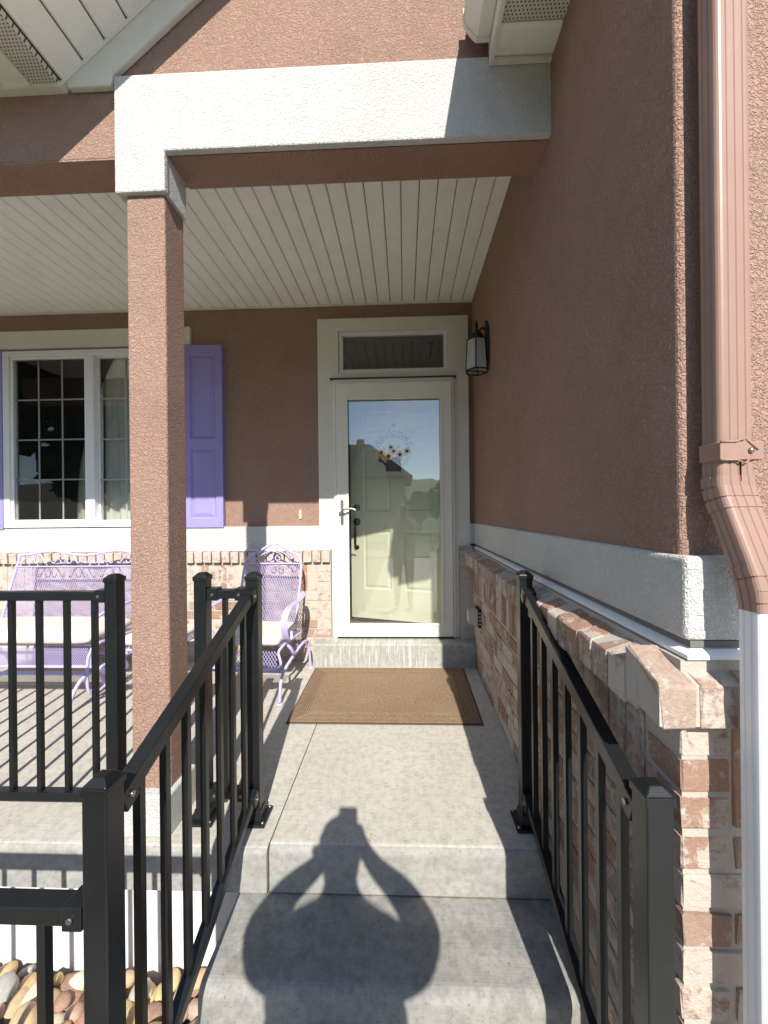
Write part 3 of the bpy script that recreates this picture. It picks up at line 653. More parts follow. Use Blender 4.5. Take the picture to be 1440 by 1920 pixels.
# rowlock sill, side and front
RW = [(0.0, 0.782), (0.0, 0.866), (0.113, 0.906), (0.113, 0.800)]          # (inwards, z)
def rowlock_mesh(w, seed):
    rn = random.Random(seed); bmx = bmesh.new(); j = lambda: rn.uniform(-.0042, .0042)
    lo = [bmx.verts.new((-w / 2 + j(), o + j(), z + j())) for o, z in RW]; hi = [bmx.verts.new((w / 2 + j(), o + j(), z + j())) for o, z in RW]
    bmx.faces.new(lo); bmx.faces.new(hi[::-1])
    for k in range(4): bmx.faces.new((lo[k], hi[k], hi[(k + 1) % 4], lo[(k + 1) % 4]))
    bmesh.ops.recalc_face_normals(bmx, faces=bmx.faces); bmesh.ops.bevel(bmx, geom=list(bmx.edges), offset=.003, segments=1, affect='EDGES')
    for v in bmx.verts: v.co += Vector((rn.uniform(-.0016, .0016), rn.uniform(-.0022, .0022), rn.uniform(-.0018, .0018)))
    me = bpy.data.meshes.new('brick'); bmx.to_mesh(me); bmx.free(); me.materials.append(MATS['brick']); return me
_bc[((0.118, T, 0.086), 'row')] = [rowlock_mesh(T + .002, 900 + i) for i in range(7)]
y = 0.848 + T / 2
while y < 3.05:
    BR.append((wr, (0.118, T, 0.086), (0.476 + rj(.003), y, rj(.002)), (0, 0, -math.pi / 2))); y += P_
for k in range(9): BR.append((wr, (0.118, T, 0.086), (0.480 + .0335 + k * (P_ + .003), 0.735 + rj(.002), rj(.002)), (0, 0, 0)))
MB().prism([(0.476 + o, z) for o, z in ((.004, .786), (.004, .8635), (.113, .9025), (.113, .80))], 'y', 0.806, 3.06).build('mortar_bed', 'mortar', wr)
MB().prism([(0.735 + o, z) for o, z in ((.004, .786), (.004, .8635), (.113, .9025), (.113, .80))], 'x', 0.4805, 1.2).build('mortar_bed', 'mortar', wr)
# soldier course, side
y = 0.885 + T / 2
while y < 3.05: brick(wr, (0.07, T, LN + .004), (FX + .035 + rj(.0025), y, 0.672), (rj(.012), rj(.01), rj(.015))); y += P_
x = 0.640 + T / 2
while x < 1.1: brick(wr, (T, 0.07, LN), (x, FY + .035 + rj(.002), 0.672)); x += P_
for k in range(3):
    brick(wr, (0.092, 0.105, T), (FX + .046 + rj(.002), FY + .0525 + rj(.002), 0.568 + T / 2 + k * (P_ - .002)))
# running courses, side and front return
k = 0; z = 0.5625 - G - T / 2
while z > -0.62:
    odd = k % 2; y = FY
    if not odd: brick(wr, (0.092, LN, T), (FX + .046 + rj(.0025), FY + LN / 2 + rj(.002), z), (0, rj(.01), rj(.01))); y = FY + LN + G; xs0 = FX + .092 + G
    else: brick(wr, (LN, 0.092, T), (FX + LN / 2 + rj(.002), FY + .046 + rj(.0025), z), (rj(.01), 0, rj(.01))); y = FY + .092 + G; xs0 = FX + LN + G
    ye = 3.055 if z > -.08 else 1.46
    while y + .05 < ye:
        l = min(LN, ye - y); brick(wr, (0.07, l if l > LN - .01 else round(l, 2), T), (FX + .035 + rj(.003), y + l / 2, z + rj(.001)), (rj(.006), rj(.012), rj(.01))); y += l + G
    for q in range(2): brick(wr, (LN, 0.07, T), (xs0 + LN / 2 + q * (LN + G), FY + .035 + rj(.002), z))
    z -= P_; k += 1
# entry wall, left of the door
EY = 3.058
x = -0.607 - T / 2
while x > -3.75: brick(wl, (T, 0.10, 0.088), (x, EY + .015 + rj(.003), 0.849 + rj(.002)), (R(3), rj(.02), rj(.02))); x -= P_
for k in range(3): brick(wl, (0.105, 0.06, T + .004), (-0.607 - .0525, EY + .03 + rj(.002), 0.566 + T / 2 + k * (P_ + .003)))
x = -0.607 - .105 - G - T / 2
while x > -3.75: brick(wl, (T, 0.06, LN + .020), (x, EY + .03 + rj(.002), 0.680), (0, rj(.012), rj(.012))); x -= P_
k = 0; z = 0.5625 - G - T / 2
while z > 0.0:
    x = -0.607 - (0 if k % 2 else 0)
    first = LN if k % 2 == 0 else LN / 2
    l = first
    while x > -3.7: brick(wl, (l, 0.06, T), (x - l / 2, EY + .03 + rj(.0025), z), (rj(.008), rj(.006), rj(.01))); x -= l + G; l = LN
    z -= P_; k += 1
k = 0; z = 0.80 - T / 2
while z > 0.16: brick(ws, (0.092 if k % 2 else 0.095, 0.055, T), (0.440 + .047, EY + .03 + rj(.002), z)); z -= P_; k += 1
brick(ws, (0.094, 0.09, 0.088), (0.487, EY + .012, 0.855))
def bsize(b):
    p = Vector(b[2]); 
    if p.y < 0.2: return 0
    px = abs(p.x / p.y); 
    return (max(b[1]) * sorted(b[1])[1]) / (p.y ** 2)
# hide-and-rank: the 300 that show largest stay single bricks
vis = sorted(range(len(BR)), key=lambda i: -(bsize(BR[i]) * (0.15 if (BR[i][2][2] < -0.08 and BR[i][2][1] > 1.0) or BR[i][2][0] > 0.80 or BR[i][2][0] < -3.1 else 1)))
keep = set(vis[:300]); rest = {}
for i, (par, dims, loc, rot) in enumerate(BR):
    key = (tuple(round(d, 3) for d in dims), i % 5)
    if (dims, 'row') in _bc and par is wr: key = (dims, 'row', i % 7); _bc[key] = _bc[(dims, 'row')][i % 7]
    if key not in _bc: _bc[key] = brick_mesh(*dims, seed=i)
    if i in keep:
        o = bpy.data.objects.new('brick', _bc[key]); COL.objects.link(o); o.location = loc; o.rotation_euler = rot; attach(o, par)
    else: rest.setdefault(par, []).append((_bc[key], loc, rot))
from mathutils import Euler
for par, lst in rest.items():
    mb = MB()
    for me, loc, rot in lst:
        M_ = Matrix.Translation(loc) @ Euler(rot).to_matrix().to_4x4()
        mb.add([M_ @ v.co for v in me.vertices], [tuple(p.vertices) for p in me.polygons])
    o = mb.build('brick_courses', 'brick', par); o['kind'] = 'stuff'

# ------------------------------------------------------------------ downspout
def ds_prof(w, d):
    """ribbed rectangular pipe with rounded corners, centred; front is -y"""
    p = []; hw, hd = w / 2, d / 2; c = .010
    def side(a, b, n, nrm):
        a, b = Vector(a), Vector(b)
        for i in range(n):
            g = Vector(nrm) * -.0014
            for t, q in ((.0, 0), (.30, 0), (.42, 1), (.58, 1), (.70, 0)): p.append(tuple(a.lerp(b, (i + t) / n) + g * q))
        p.append(tuple(b))
    def corner(cx, cy, a0):
        for k in (1, 2, 3): t = a0 + k / 4 * math.pi / 2; p.append((cx + c * math.cos(t), cy + c * math.sin(t)))
    side((-hw + c, -hd), (hw - c, -hd), 3, (0, -1)); corner(hw - c, -hd + c, -math.pi / 2); side((hw, -hd + c), (hw, hd - c), 2, (1, 0)); corner(hw - c, hd - c, 0)
    side((hw - c, hd), (-hw + c, hd), 3, (0, 1)); corner(-hw + c, hd - c, math.pi / 2); side((-hw, hd - c), (-hw, -hd + c), 2, (-1, 0)); corner(-hw + c, -hd + c, math.pi)
    return p
def sweep(prof, path, scale=1.0):
    """profile (x, n) carried along a path (x, y, z) that stays close to the y-z plane"""
    mb = MB(); n = len(prof)
    for i, (cx, y, z) in enumerate(path):
        a = path[max(i - 1, 0)]; b = path[min(i + 1, len(path) - 1)]; t = Vector((b[1] - a[1], b[2] - a[2])).normalized(); nn = Vector((-t.y, t.x))
        if nn.x < 0: nn = -nn
        for (u, v) in prof: mb.v.append((cx + u * scale, y + nn.x * v * scale, z + nn.y * v * scale))
    for i in range(len(path) - 1):
        for k in range(n): k2 = (k + 1) % n; mb.f.append([i * n + k, i * n + k2, (i + 1) * n + k2, (i + 1) * n + k]); mb.sm.append(False)
    mb.f.append(list(range(n))); mb.sm.append(False); o = (len(path) - 1) * n; mb.f.append([o + k for k in range(n)]); mb.sm.append(False); return mb
DX = 0.621; LX = 0.638; pr = ds_prof(.064, .048); UY, LY = 0.7535, 0.694
ds = sweep(pr, [(DX, UY, 2.80), (DX, UY, 1.262)]).build('downspout', 'brown_metal', HP)
ds['label'] = 'brown ribbed metal downspout with white lower pipe'
EP = [(DX, UY, 1.285), (DX, UY - .001, 1.25), (DX + .001, UY - .005, 1.228), (DX + .003, UY - .011, 1.205), (LX - .003, LY + .010, 1.085), (LX - .001, LY + .004, 1.062), (LX, LY + .001, 1.045), (LX, LY, 1.018)]
sweep(pr, EP, 1.03).build('elbow', 'brown_metal', ds)
for i, w in ((1, .010), (2, .010), (3, .010), (4, .010), (5, .010), (6, .010)):
    p0 = Vector(EP[i]); d_ = (Vector(EP[i + 1]) - Vector(EP[i - 1])).normalized() * w
    sweep(pr, [tuple(p0 - d_), tuple(p0 - d_ * .7), tuple(p0 + d_)], 1.10).build('crimp_ring', 'brown_metal', ds)
sweep(pr, [(LX, LY, 1.028), (LX, LY, 0.2), (LX, LY, GZ + .06)], 1.0).build('lower_pipe', 'white_metal', ds)
mb = MB(); x0, x1 = DX - .0345, DX + .044
mb.box(x0, x1, 0.7245, 0.728, 1.290, 1.324); mb.box(x0, x0 + .0035, 0.728, 0.776, 1.290, 1.324); mb.box(x1 - .0035, x1, 0.728, 0.776, 1.290, 1.324)
mb.build('strap', 'brown_metal', ds, bevel=.0015)
mb = MB()
for z_ in (1.290, 1.324): mb.tube([(x0, .7238, z_), (DX - .006, .7238, z_), (DX + .010, .7238, z_ + (.006 if z_ > 1.3 else -.006)), (DX + .034, .7238, 1.307)], .0018, 6)
mb.build('strap_ridge', 'brown_metal', ds)
MB().lathe([(.0055, 0), (.0045, -.004), (.001, -.005)], (DX + .020, .7245, 1.307), 8, 'y').build('screw', 'screw', ds)
MB().bar((DX + .004, 0.7280, 1.287), (DX + .004, 0.7280, 1.240), .0014, .004, (0, 1, 0)).build('seam', 'dark_cavity', ds)
MB().tube(smooth_path([(0.290, 0.56, 2.955), (0.300, 0.58, 2.92), (0.45, 0.69, 2.87), (DX - .01, UY, 2.83), (DX, UY, 2.78)]), .036, 10).build('offset_pipe', 'brown_metal', ds)

# ------------------------------------------------------------------ railings
def post(par, x, y, z0, z1, plate=None):
    p = MB().box(x - .025, x + .025, y - .025, y + .025, z0, z1 - .030).build('post', 'black_metal', par, bevel=.003)
    mb = MB(); mb.box(x - .028, x + .028, y - .028, y + .028, z1 - .032, z1 - .014)
    mb.hexa([(x - .026, y - .026, z1 - .0139), (x + .026, y - .026, z1 - .0139), (x + .026, y + .026, z1 - .0139), (x - .026, y + .026, z1 - .0139)], [(x - .012, y - .012, z1), (x + .012, y - .012, z1), (x + .012, y + .012, z1), (x - .012, y + .012, z1)])
    mb.build('cap', 'black_metal', p, bevel=.002)
    if plate is not None:
        mb = MB(); mb.box(x - .052, x + .052, y - .052, y + .052, plate, plate + .012); mb.hexa([(x - .034, y - .034, plate + .012), (x + .034, y - .034, plate + .012), (x + .034, y + .034, plate + .012), (x - .034, y + .034, plate + .012)], [(x - .029, y - .029, plate + .05), (x + .029, y - .029, plate + .05), (x + .029, y + .029, plate + .05), (x - .029, y + .029, plate + .05)])
        mb.build('base_plate', 'black_metal', p, bevel=.002)
        for sx in (-1, 1):
            for sy in (-1, 1): MB().lathe([(.006, 0), (.006, .006), (.002, .008)], (x + sx * .042, y + sy * .042, plate + .012), 8).build('anchor_bolt', 'screw', p)
    return p
def rail(par, a, b, w=.036, h=.036, name='rail'): return MB().bar(a, b, w, h).build(name, 'black_metal', par, bevel=.0025)
def bal(par, x, y, z0, z1): return MB().box(x - .009, x + .009, y - .009, y + .009, z0, z1).build('baluster', 'black_metal', par)
def bracket(par, c, d, size=(.046, .05)):
    """sleeve where a rail meets a post; d is the rail's direction from the post"""
    c, d = Vector(c), Vector(d).normalized(); b = MB().bar(c + d * .003, c + d * .044, *size).build('bracket', 'black_metal', par, bevel=.002)
    s_ = d.cross(Vector((0, 0, 1))).normalized()
    for sg in (1, -1):
        q = c + d * .026 + s_ * sg * (size[0] / 2)
        MB().tube([q, q + s_ * sg * .004], .006, 8).build('bolt', 'screw', b)
def stair_rail(name, label, x):
    yf, yb = 0.750, 1.525
    t = thing(name, label, 'railing', (x, yf, GZ), group='stair railings')
    post(t, x, yf, GZ, 0.675, GZ); post(t, x, yb, fz(yb), 0.962, fz(yb))
    za, zb = 0.578, 0.892
    sl = (zb - za) / (yb - yf); dv = Vector((0, yb - yf, zb - za)).normalized()
    f = lambda y: za + sl * (y - yf)
    rail(t, (x, yf + .026, f(yf + .026)), (x, yb - .026, f(yb - .026)), .036, .040, 'top_rail'); lo = lambda y: f(y) - 0.800
    rail(t, (x, yf + .026, lo(yf + .026)), (x, yb - .026, lo(yb - .026)), .034, .034, 'bottom_rail')
    for off in (f, lo):
        bracket(t, (x, yf + .025, off(yf + .025)), (0, 1, sl)); bracket(t, (x, yb - .025, off(yb - .025)), (0, -1, -sl))
    for k in range(7):
        y = 0.852 + k * 0.0945; bal(t, x, y, lo(y) + .014, f(y) - .016)
    return t
stair_rail('stair_railing', 'black metal stair railing on the stucco column side of the steps', -0.618)
stair_rail('stair_railing', 'black metal stair railing beside the brick base of the wall', 0.472)
def flat_rail(name, label, x_post, x_end, y, zt, zb, xs, group, mkpost=True, cover=None):
    t = thing(name, label, 'railing', (x_post, y, fz(y)), group=group)
    if mkpost: post(t, x_post, y, fz(y), 0.962, fz(y))
    s_ = 1 if x_end > x_post else -1; a = x_post + .026 * s_
    for z in (zt, zb):
        rail(t, (a, y, z), (x_end, y, z)); bracket(t, (x_post + .025 * s_, y, z), (s_, 0, 0)) 
    if cover:
        for z in (zt, zb): bracket(t, (cover, y, z), (-s_, 0, 0))
    for x in xs: bal(t, x, y, zb + .012, zt - .012)
    return t
flat_rail('porch_railing', 'black metal porch railing in front of the purple bench', -1.178, -3.3, 1.497, 0.874, 0.064, [-1.262 - k * .1165 for k in range(17)], 'porch railings')
flat_rail('porch_railing', 'short black metal porch railing between stucco column and stair post', -0.830, -0.644, 1.525, 0.874, 0.064, [-0.737], 'porch railings', True, -0.6445)
t = thing('garden_railing', 'low black metal railing over the river stone bed', 'railing', (-0.644, 0.75, BED))
rail(t, (-0.6445, 0.75, 0.400), (-2.6, 0.75, 0.400), .040, .036, 'top_rail'); rail(t, (-0.6445, 0.75, -0.42), (-2.6, 0.75, -0.42), name='bottom_rail')
bracket(t, (-0.6435, 0.75, 0.400), (-1, 0, 0), (.048, .048)); bracket(t, (-0.6435, 0.75, -0.42), (-1, 0, 0))
for k in range(16): bal(t, -0.745 - k * .1165, 0.75, -0.41, 0.385)
p = post(t, -2.625, 0.75, BED - .05, 0.46)

# ------------------------------------------------------------------ door mat
mt = thing('doormat', 'brown ribbed doormat in front of the doorstep', 'doormat', (-0.135, 2.54, fz(2.54)))
mx0, mx1, my0, my1 = -0.703, 0.438, 2.178, 2.912
def msheet(x0, x1, y0, y1, lo, hi):
    mb = MB(); mb.hexa([(x0, y0, fz(y0) + lo), (x1, y0, fz(y0) + lo), (x1, y1, fz(y1) + lo), (x0, y1, fz(y1) + lo)], [(x0, y0, fz(y0) + hi), (x1, y0, fz(y0) + hi), (x1, y1, fz(y1) + hi), (x0, y1, fz(y1) + hi)]); return mb
msheet(mx0, mx1, my0, my1, .001, .006).build('backing', 'mat_backing', mt)
msheet(mx0 + .105, mx1 - .105, my0 + .105, my1 - .105, .0062, .013).build('pile', 'doormat', mt)
for k in range(7):
    a = .012 + k * .0135; w = .0095; mb = MB()
    for (x0, x1, y0, y1) in ((mx0 + a, mx1 - a, my0 + a, my0 + a + w), (mx0 + a, mx1 - a, my1 - a - w, my1 - a), (mx0 + a, mx0 + a + w, my0 + a + w, my1 - a - w), (mx1 - a - w, mx1 - a, my0 + a + w, my1 - a - w)):
        mb.hexa([(x0, y0, fz(y0) + .0062), (x1, y0, fz(y0) + .0062), (x1, y1, fz(y1) + .0062), (x0, y1, fz(y1) + .0062)], [(x0, y0, fz(y0) + .0115), (x1, y0, fz(y0) + .0115), (x1, y1, fz(y1) + .0115), (x0, y1, fz(y1) + .0115)])
    mb.build('border_rib', 'doormat', mt)

# ------------------------------------------------------------------ lilac iron furniture
def lattice(fn, a, b, pu, pv, r=.0017, step=.05):
    """expanded-metal diamonds over a patch a x b metres; fn(u in 0..a, v in 0..b)"""
    mb = MB(); sl = pv / pu
    for sg in (1, -1):
        c = -b / sl if sg > 0 else 0
        end = a if sg > 0 else a + b / sl
        while c < end:
            # u = c + sg*v/sl
            v0, v1 = 0.0, b
            if sg > 0: v0 = max(0, -c * sl); v1 = min(b, (a - c) * sl)
            else: v0 = max(0, (c - a) * sl); v1 = min(b, c * sl)
            if v1 - v0 > .006:
                k = max(1, int((v1 - v0) / step)); mb.tube([fn(c + sg * (v0 + (v1 - v0) * i / k) / sl, v0 + (v1 - v0) * i / k) for i in range(k + 1)], r, 3, False)
            c += pu
    return mb
def spiral(c, r0, r1, a0, turns, ux, uz, n=26):
    c, ux, uz = Vector(c), Vector(ux), Vector(uz); out = []
    for i in range(n + 1):
        t = i / n; a = a0 + turns * 2 * math.pi * t; r = r0 + (r1 - r0) * t; out.append(c + ux * r * math.cos(a) + uz * r * math.sin(a))
    return out
def cushion(par, x0, x1, y0, y1, z0, z1, name='cushion'):
    mb = MB(); nx, ny = 14, 12; top = []
    def zt(u, v): e = min(u, 1 - u, v, 1 - v); return z0 + (z1 - z0) * (0.72 + 0.28 * min(1, (e / .16)) ** .5)
    def xy(u, v, s=1.0):
        r = .06; X, Y_ = x0 + (x1 - x0) * u, y0 + (y1 - y0) * v; return X, Y_
    ids = {}
    for lay in (0, 1):
        for j in range(ny + 1):
            for i in range(nx + 1):
                u, v = i / nx, j / ny; X, Y_ = xy(u, v); ids[lay, i, j] = len(mb.v); mb.v.append((X, Y_, zt(u, v) if lay else z0 + (.008 if min(i, j, nx - i, ny - j) else .022)))
    for j in range(ny):
        for i in range(nx):
            for lay in (0, 1): mb.f.append([ids[lay, i, j], ids[lay, i + 1, j], ids[lay, i + 1, j + 1], ids[lay, i, j + 1]]); mb.sm.append(True)
    for i in range(nx):
        for j in (0, ny): mb.f.append([ids[0, i, j], ids[0, i + 1, j], ids[1, i + 1, j], ids[1, i, j]]); mb.sm.append(True)
    for j in range(ny):
        for i in (0, nx): mb.f.append([ids[0, i, j], ids[0, i, j + 1], ids[1, i, j + 1], ids[1, i, j]]); mb.sm.append(True)
    o = mb.build(name, 'cushion', par, world=False); sd = o.modifiers.new('sub', 'SUBSURF'); sd.levels = 1; sd.render_levels = 1; return o
LM = 'lilac_metal'
# ---- armchair (local frame: x right, y back, z up; origin on the slab under the seat's front centre)
ch = thing('armchair', 'lilac iron mesh spring armchair with cream cushion beside the doormat', 'chair', (-1.045, 2.40, fz(2.40)), R(-3))
hw = 0.225
def back_pt(u, v):              # v up the back 0..0.52
    return Vector((u - hw, 0.34 + .17 * (v / .52), 0.36 + v))
def bl(s, par, name, mat=LM, bevel=0): return s.build(name, mat, par, bevel, world=False)
fr_pts = [back_pt(0, 0), back_pt(0, .22), back_pt(0, .44)] + [back_pt(.03, .525), back_pt(.10, .56), back_pt(.165, .60), back_pt(.225, .622), back_pt(.285, .60), back_pt(.35, .56), back_pt(.42, .525)] + [back_pt(.45, .44), back_pt(.45, .22), back_pt(.45, 0)]
bf = bl(MB().tube(smooth_path(fr_pts, 5), .0095, 8), ch, 'back_frame')
bl(MB().bar(back_pt(0, .47), back_pt(.45, .47), .008, .026, (0, -.95, .3)), ch, 'back_rail')
bl(lattice(lambda u, v: back_pt(u + .01, v), .43, .465, .0185, .034, .0024, .08), ch, 'back_mesh')
bl(MB().lathe([(.030, -.004), (.033, 0), (.030, .004)], back_pt(.225, .585) + Vector((0, -.008, 0)), 18, 'y'), bf, 'medallion')
for sg in (-1, 1):
    c = .225 + sg * .105
    bl(MB().tube(smooth_path([back_pt(.225 + sg * .02, .565), back_pt(.225 + sg * .06, .555), back_pt(c, .53), back_pt(c + sg * .03, .505), back_pt(c + sg * .055, .525), back_pt(c + sg * .045, .548)], 5), .005, 6), bf, 'scroll')
    bl(MB().tube(spiral(back_pt(.225 + sg * .035, .51), .026, .008, math.pi / 2, sg * 1.1, (1, 0, 0), (0, .3, .95)), .0045, 6), bf, 'scroll')
seat_pt = lambda u, v: Vector((u - .25, 0.02 + v, 0.335 + .03 * (1 - v / .44)))
bl(lattice(lambda u, v: seat_pt(u, v), .50, .42, .02, .03, .002, .1), ch, 'seat_mesh')
bl(MB().tube(smooth_path([(-.25, .40, .335), (-.25, .1, .36), (-.25, .02, .36), (-.235, -.005, .33), (-.235, -.01, .235), (0, -.01, .232), (.235, -.01, .235), (.235, -.005, .33), (.25, .02, .36), (.25, .1, .36), (.25, .40, .335)], 5), .009, 8), ch, 'seat_frame')
bl(lattice(lambda u, v: Vector((u - .225, -.012 + .01 * math.sin(v * 9), .238 + v)), .45, .10, .02, .03, .0021, .06), ch, 'apron_mesh')
for sg in (-1, 1):
    x = sg * .275
    ap = smooth_path([(sg * .23, .47, .62), (sg * .262, .40, .612), (x, .28, .60), (x, .16, .60), (x, .06, .59), (x, .00, .55), (x, -.01, .49), (x, .02, .42), (x, .06, .39), (x, .09, .40), (x, .09, .44)], 5)
    mb = MB()
    o = len(mb.v)
    for i, p_ in enumerate(ap):
        d_ = (ap[min(i + 1, len(ap) - 1)] - ap[max(i - 1, 0)]).normalized(); nrm = d_.cross(Vector((1, 0, 0))).normalized(); w = .021
        for (q, e) in ((-w, -.003), (w, -.003), (w, .003), (-w, .003)): mb.v.append(tuple(p_ + Vector((q, 0, 0)) + nrm * e))
    for i in range(len(ap) - 1):
        for k in range(4): k2 = (k + 1) % 4; mb.f.append([i * 4 + k, i * 4 + k2, i * 4 + 4 + k2, i * 4 + 4 + k]); mb.sm.append(False)
    mb.f.append([0, 1, 2, 3]); mb.sm.append(False); e_ = (len(ap) - 1) * 4; mb.f.append([e_, e_ + 1, e_ + 2, e_ + 3]); mb.sm.append(False)
    bl(mb, ch, 'armrest')
    bl(MB().tube(smooth_path([(sg * .25, .10, .35), (sg * .272, .12, .31), (sg * .275, .16, .265), (sg * .262, .24, .25), (sg * .25, .30, .275)], 5), .011, 8), ch, 'spring_leaf')
    bl(MB().tube(smooth_path([(sg * .24, -.005, .012), (sg * .245, .0, .13), (sg * .25, .04, .19), (sg * .262, .16, .235), (sg * .268, .34, .262), (sg * .268, .46, .25), (sg * .27, .505, .20), (sg * .275, .54, .010)], 5), .0105, 8), ch, 'leg')
    for (y_, zz_) in ((-.005, 0.0), (.54, .013)): bl(MB().lathe([(.021, 0), (.021, .006), (.013, .012)], (sg * .24 if y_ < 0 else sg * .275, y_, zz_), 14), ch, 'foot')
bl(MB().tube([(-.25, .04, .19), (.25, .04, .19)], .009, 8), ch, 'stretcher')
cushion(ch, -.235, .235, -.005, .40, .352, .43)

# ---- glider loveseat
be = thing('loveseat', 'lilac iron mesh loveseat with cream cushion under the window', 'bench', (-2.53, 2.36, fz(2.36)), 0)
W_ = 1.06; hw = W_ / 2
def bb(u, v): return Vector((u - hw, 0.40 + .14 * (v / .5), 0.40 + v))
def arch(x): return .52 + .016 * math.cos(x / W_ * 4 * math.pi - math.pi)
top = [bb(0, 0), bb(.0, .25), bb(0.01, .46)] + [bb(.02 + (W_ - .04) * k / 12, arch((.02 + (W_ - .04) * k / 12))) for k in range(13)] + [bb(W_ - .01, .46), bb(W_, .25), bb(W_, 0)]
bf = bl(MB().tube(smooth_path(top, 4), .0095, 8), be, 'back_frame')
bl(MB().bar(bb(0, .42), bb(W_, .42), .008, .024, (0, -.95, .25)), be, 'back_rail')
bl(MB().bar(bb(0, .02), bb(W_, .02), .008, .026, (0, -.95, .25)), be, 'back_rail')
bl(lattice(lambda u, v: bb(u + .01, v + .02), W_ - .02, .40, .0145, .025, .0018, .08), be, 'back_mesh')
for q in range(4):
    cx = W_ * (q + .5) / 4
    for sg in (-1, 1):
        pts = smooth_path([bb(cx + sg * .115, .455), bb(cx + sg * .10, .445), bb(cx + sg * .088, .455), bb(cx + sg * .065, .49), bb(cx + sg * .03, .515), bb(cx + sg * .006, .49), bb(cx + sg * .012, .452), bb(cx + sg * .036, .445), bb(cx + sg * .046, .465)], 5)
        bl(MB().tube(pts, .0048, 6), bf, 'scroll')
bl(lattice(lambda u, v: Vector((u - hw, .02 + v, .375 - .02 * v)), W_, .40, .02, .03, .0019, .1), be, 'seat_mesh')
bl(MB().tube(smooth_path([(-hw, .42, .36), (-hw, .1, .385), (-hw, .03, .38), (-hw + .02, .0, .35), (-hw + .02, -.005, .255), (-hw + .05, -.005, .25), (0, -.005, .25), (hw - .05, -.005, .25), (hw - .02, -.005, .255), (hw - .02, .0, .35), (hw, .03, .38), (hw, .1, .385), (hw, .42, .36)], 4), .0095, 8), be, 'seat_frame')
bl(lattice(lambda u, v: Vector((u - hw + .03, -.008, .255 + v)), W_ - .06, .115, .0135, .021, .0019, .06), be, 'apron_mesh')
for sg in (-1, 1):
    x = sg * (hw - .01)
    bl(MB().tube(smooth_path([(x, .50, .62), (x + sg * .02, .38, .60), (x + sg * .03, .22, .59), (x + sg * .03, .08, .58), (x + sg * .02, .01, .55), (x + sg * .01, .0, .48), (x, .03, .42), (x, .06, .385)], 5), .010, 8), be, 'armrest')
    bl(MB().tube(smooth_path([(x, .05, .37), (x - sg * .01, -.01, .33), (x - sg * .015, -.02, .25), (x - sg * .015, -.02, .13), (x - sg * .01, .0, .075), (x, .05, .072), (x, .20, .12), (x, .36, .30)], 5), .009, 8), be, 'swing_arm')
    bl(MB().tube(smooth_path([(x - sg * .055, -.13, .010), (x - sg * .035, -.09, .14), (x - sg * .02, -.03, .20), (x - sg * .01, .10, .215), (x, .30, .215), (x, .40, .19), (x, .46, .10), (x, .50, .010)], 5), .011, 8), be, 'leg')
    bl(MB().bar((x, .06, .215), (x, .12, .095), .014, .045, (0, 1, 0)), be, 'hanger')
    bl(MB().bar((x, .26, .215), (x, .30, .12), .014, .03, (0, 1, 0)), be, 'hanger')
    for (xx, yy, zz_) in ((x - sg * .055, -.13, -.003), (x, .50, .014)): bl(MB().lathe([(.018, 0), (.018, .006), (.012, .011)], (xx, yy, zz_), 12), be, 'foot')
bl(MB().tube([(-hw + .02, -.02, .212), (hw - .02, -.02, .212)], .012, 8), be, 'front_rail'); bl(MB().tube([(-hw, .40, .19), (hw, .40, .19)], .011, 8), be, 'rear_rail')
cushion(be, -hw + .02, hw - .02, -.012, .40, .375, .48)

# ---- footstool between the two
fs = thing('footstool', 'small lilac iron footstool with cream cushion beside the loveseat', 'footstool', (-1.73, 2.42, fz(2.42)), 0)
bl(MB().tube([(-.20, 0, .33), (.20, 0, .33), (.20, .38, .33), (-.20, .38, .33), (-.20, 0, .33)], .009, 8), fs, 'frame')
bl(lattice(lambda u, v: Vector((u - .2, v, .33)), .4, .38, .02, .03, .0019, .2), fs, 'seat_mesh')
for sx in (-1, 1):
    for y_ in (.02, .36):
        bl(MB().tube(smooth_path([(sx * .2, y_, .325), (sx * .215, y_, .22), (sx * .19, y_, .12), (sx * .205, y_, .0 + (.003 if y_ < .1 else .012))], 5), .009, 8), fs, 'leg')
        bl(MB().tube(spiral((sx * .19, y_, .255), .032, .008, 0, 1.3, (1, 0, 0), (0, 0, 1)), .0045, 6), fs, 'scroll')
cushion(fs, -.195, .195, .005, .375, .338, .41)

# ------------------------------------------------------------------ wall lantern
lan = thing('wall_lantern', 'black hexagonal wall lantern with frosted glass beside the door', 'lantern', (0.567, 2.555, 2.30))
lx, ly = 0.492, 2.555
mb = MB(); mb.prism([(ly - .040, 2.20), (ly - .05, 2.25), (ly - .05, 2.40), (ly - .028, 2.43), (ly, 2.475), (ly + .028, 2.43), (ly + .05, 2.40), (ly + .05, 2.25), (ly + .04, 2.20)], 'x', 0.550, 0.5665); mb.build('back_plate', 'lantern_black', lan, bevel=.004)
MB().tube(smooth_path([(0.552, ly, 2.415), (0.535, ly, 2.425), (0.515, ly, 2.412), (lx, ly, 2.40)]), .008, 8).build('arm', 'lantern_black', lan)
def hx(r, z, n=6): return [(lx + r * math.cos(2 * math.pi * k / n + .26), ly + r * math.sin(2 * math.pi * k / n + .26), z) for k in range(n)]
MB().lathe([(.030, 2.335), (.044, 2.350), (.046, 2.368), (.036, 2.385), (.018, 2.402), (.012, 2.408), (.010, 2.418), (.012, 2.43), (.010, 2.452), (.004, 2.478)], (lx, ly, 0), 16).build('cap', 'lantern_black', lan)
T_, B_ = hx(.066, 2.338), hx(.078, 2.135)
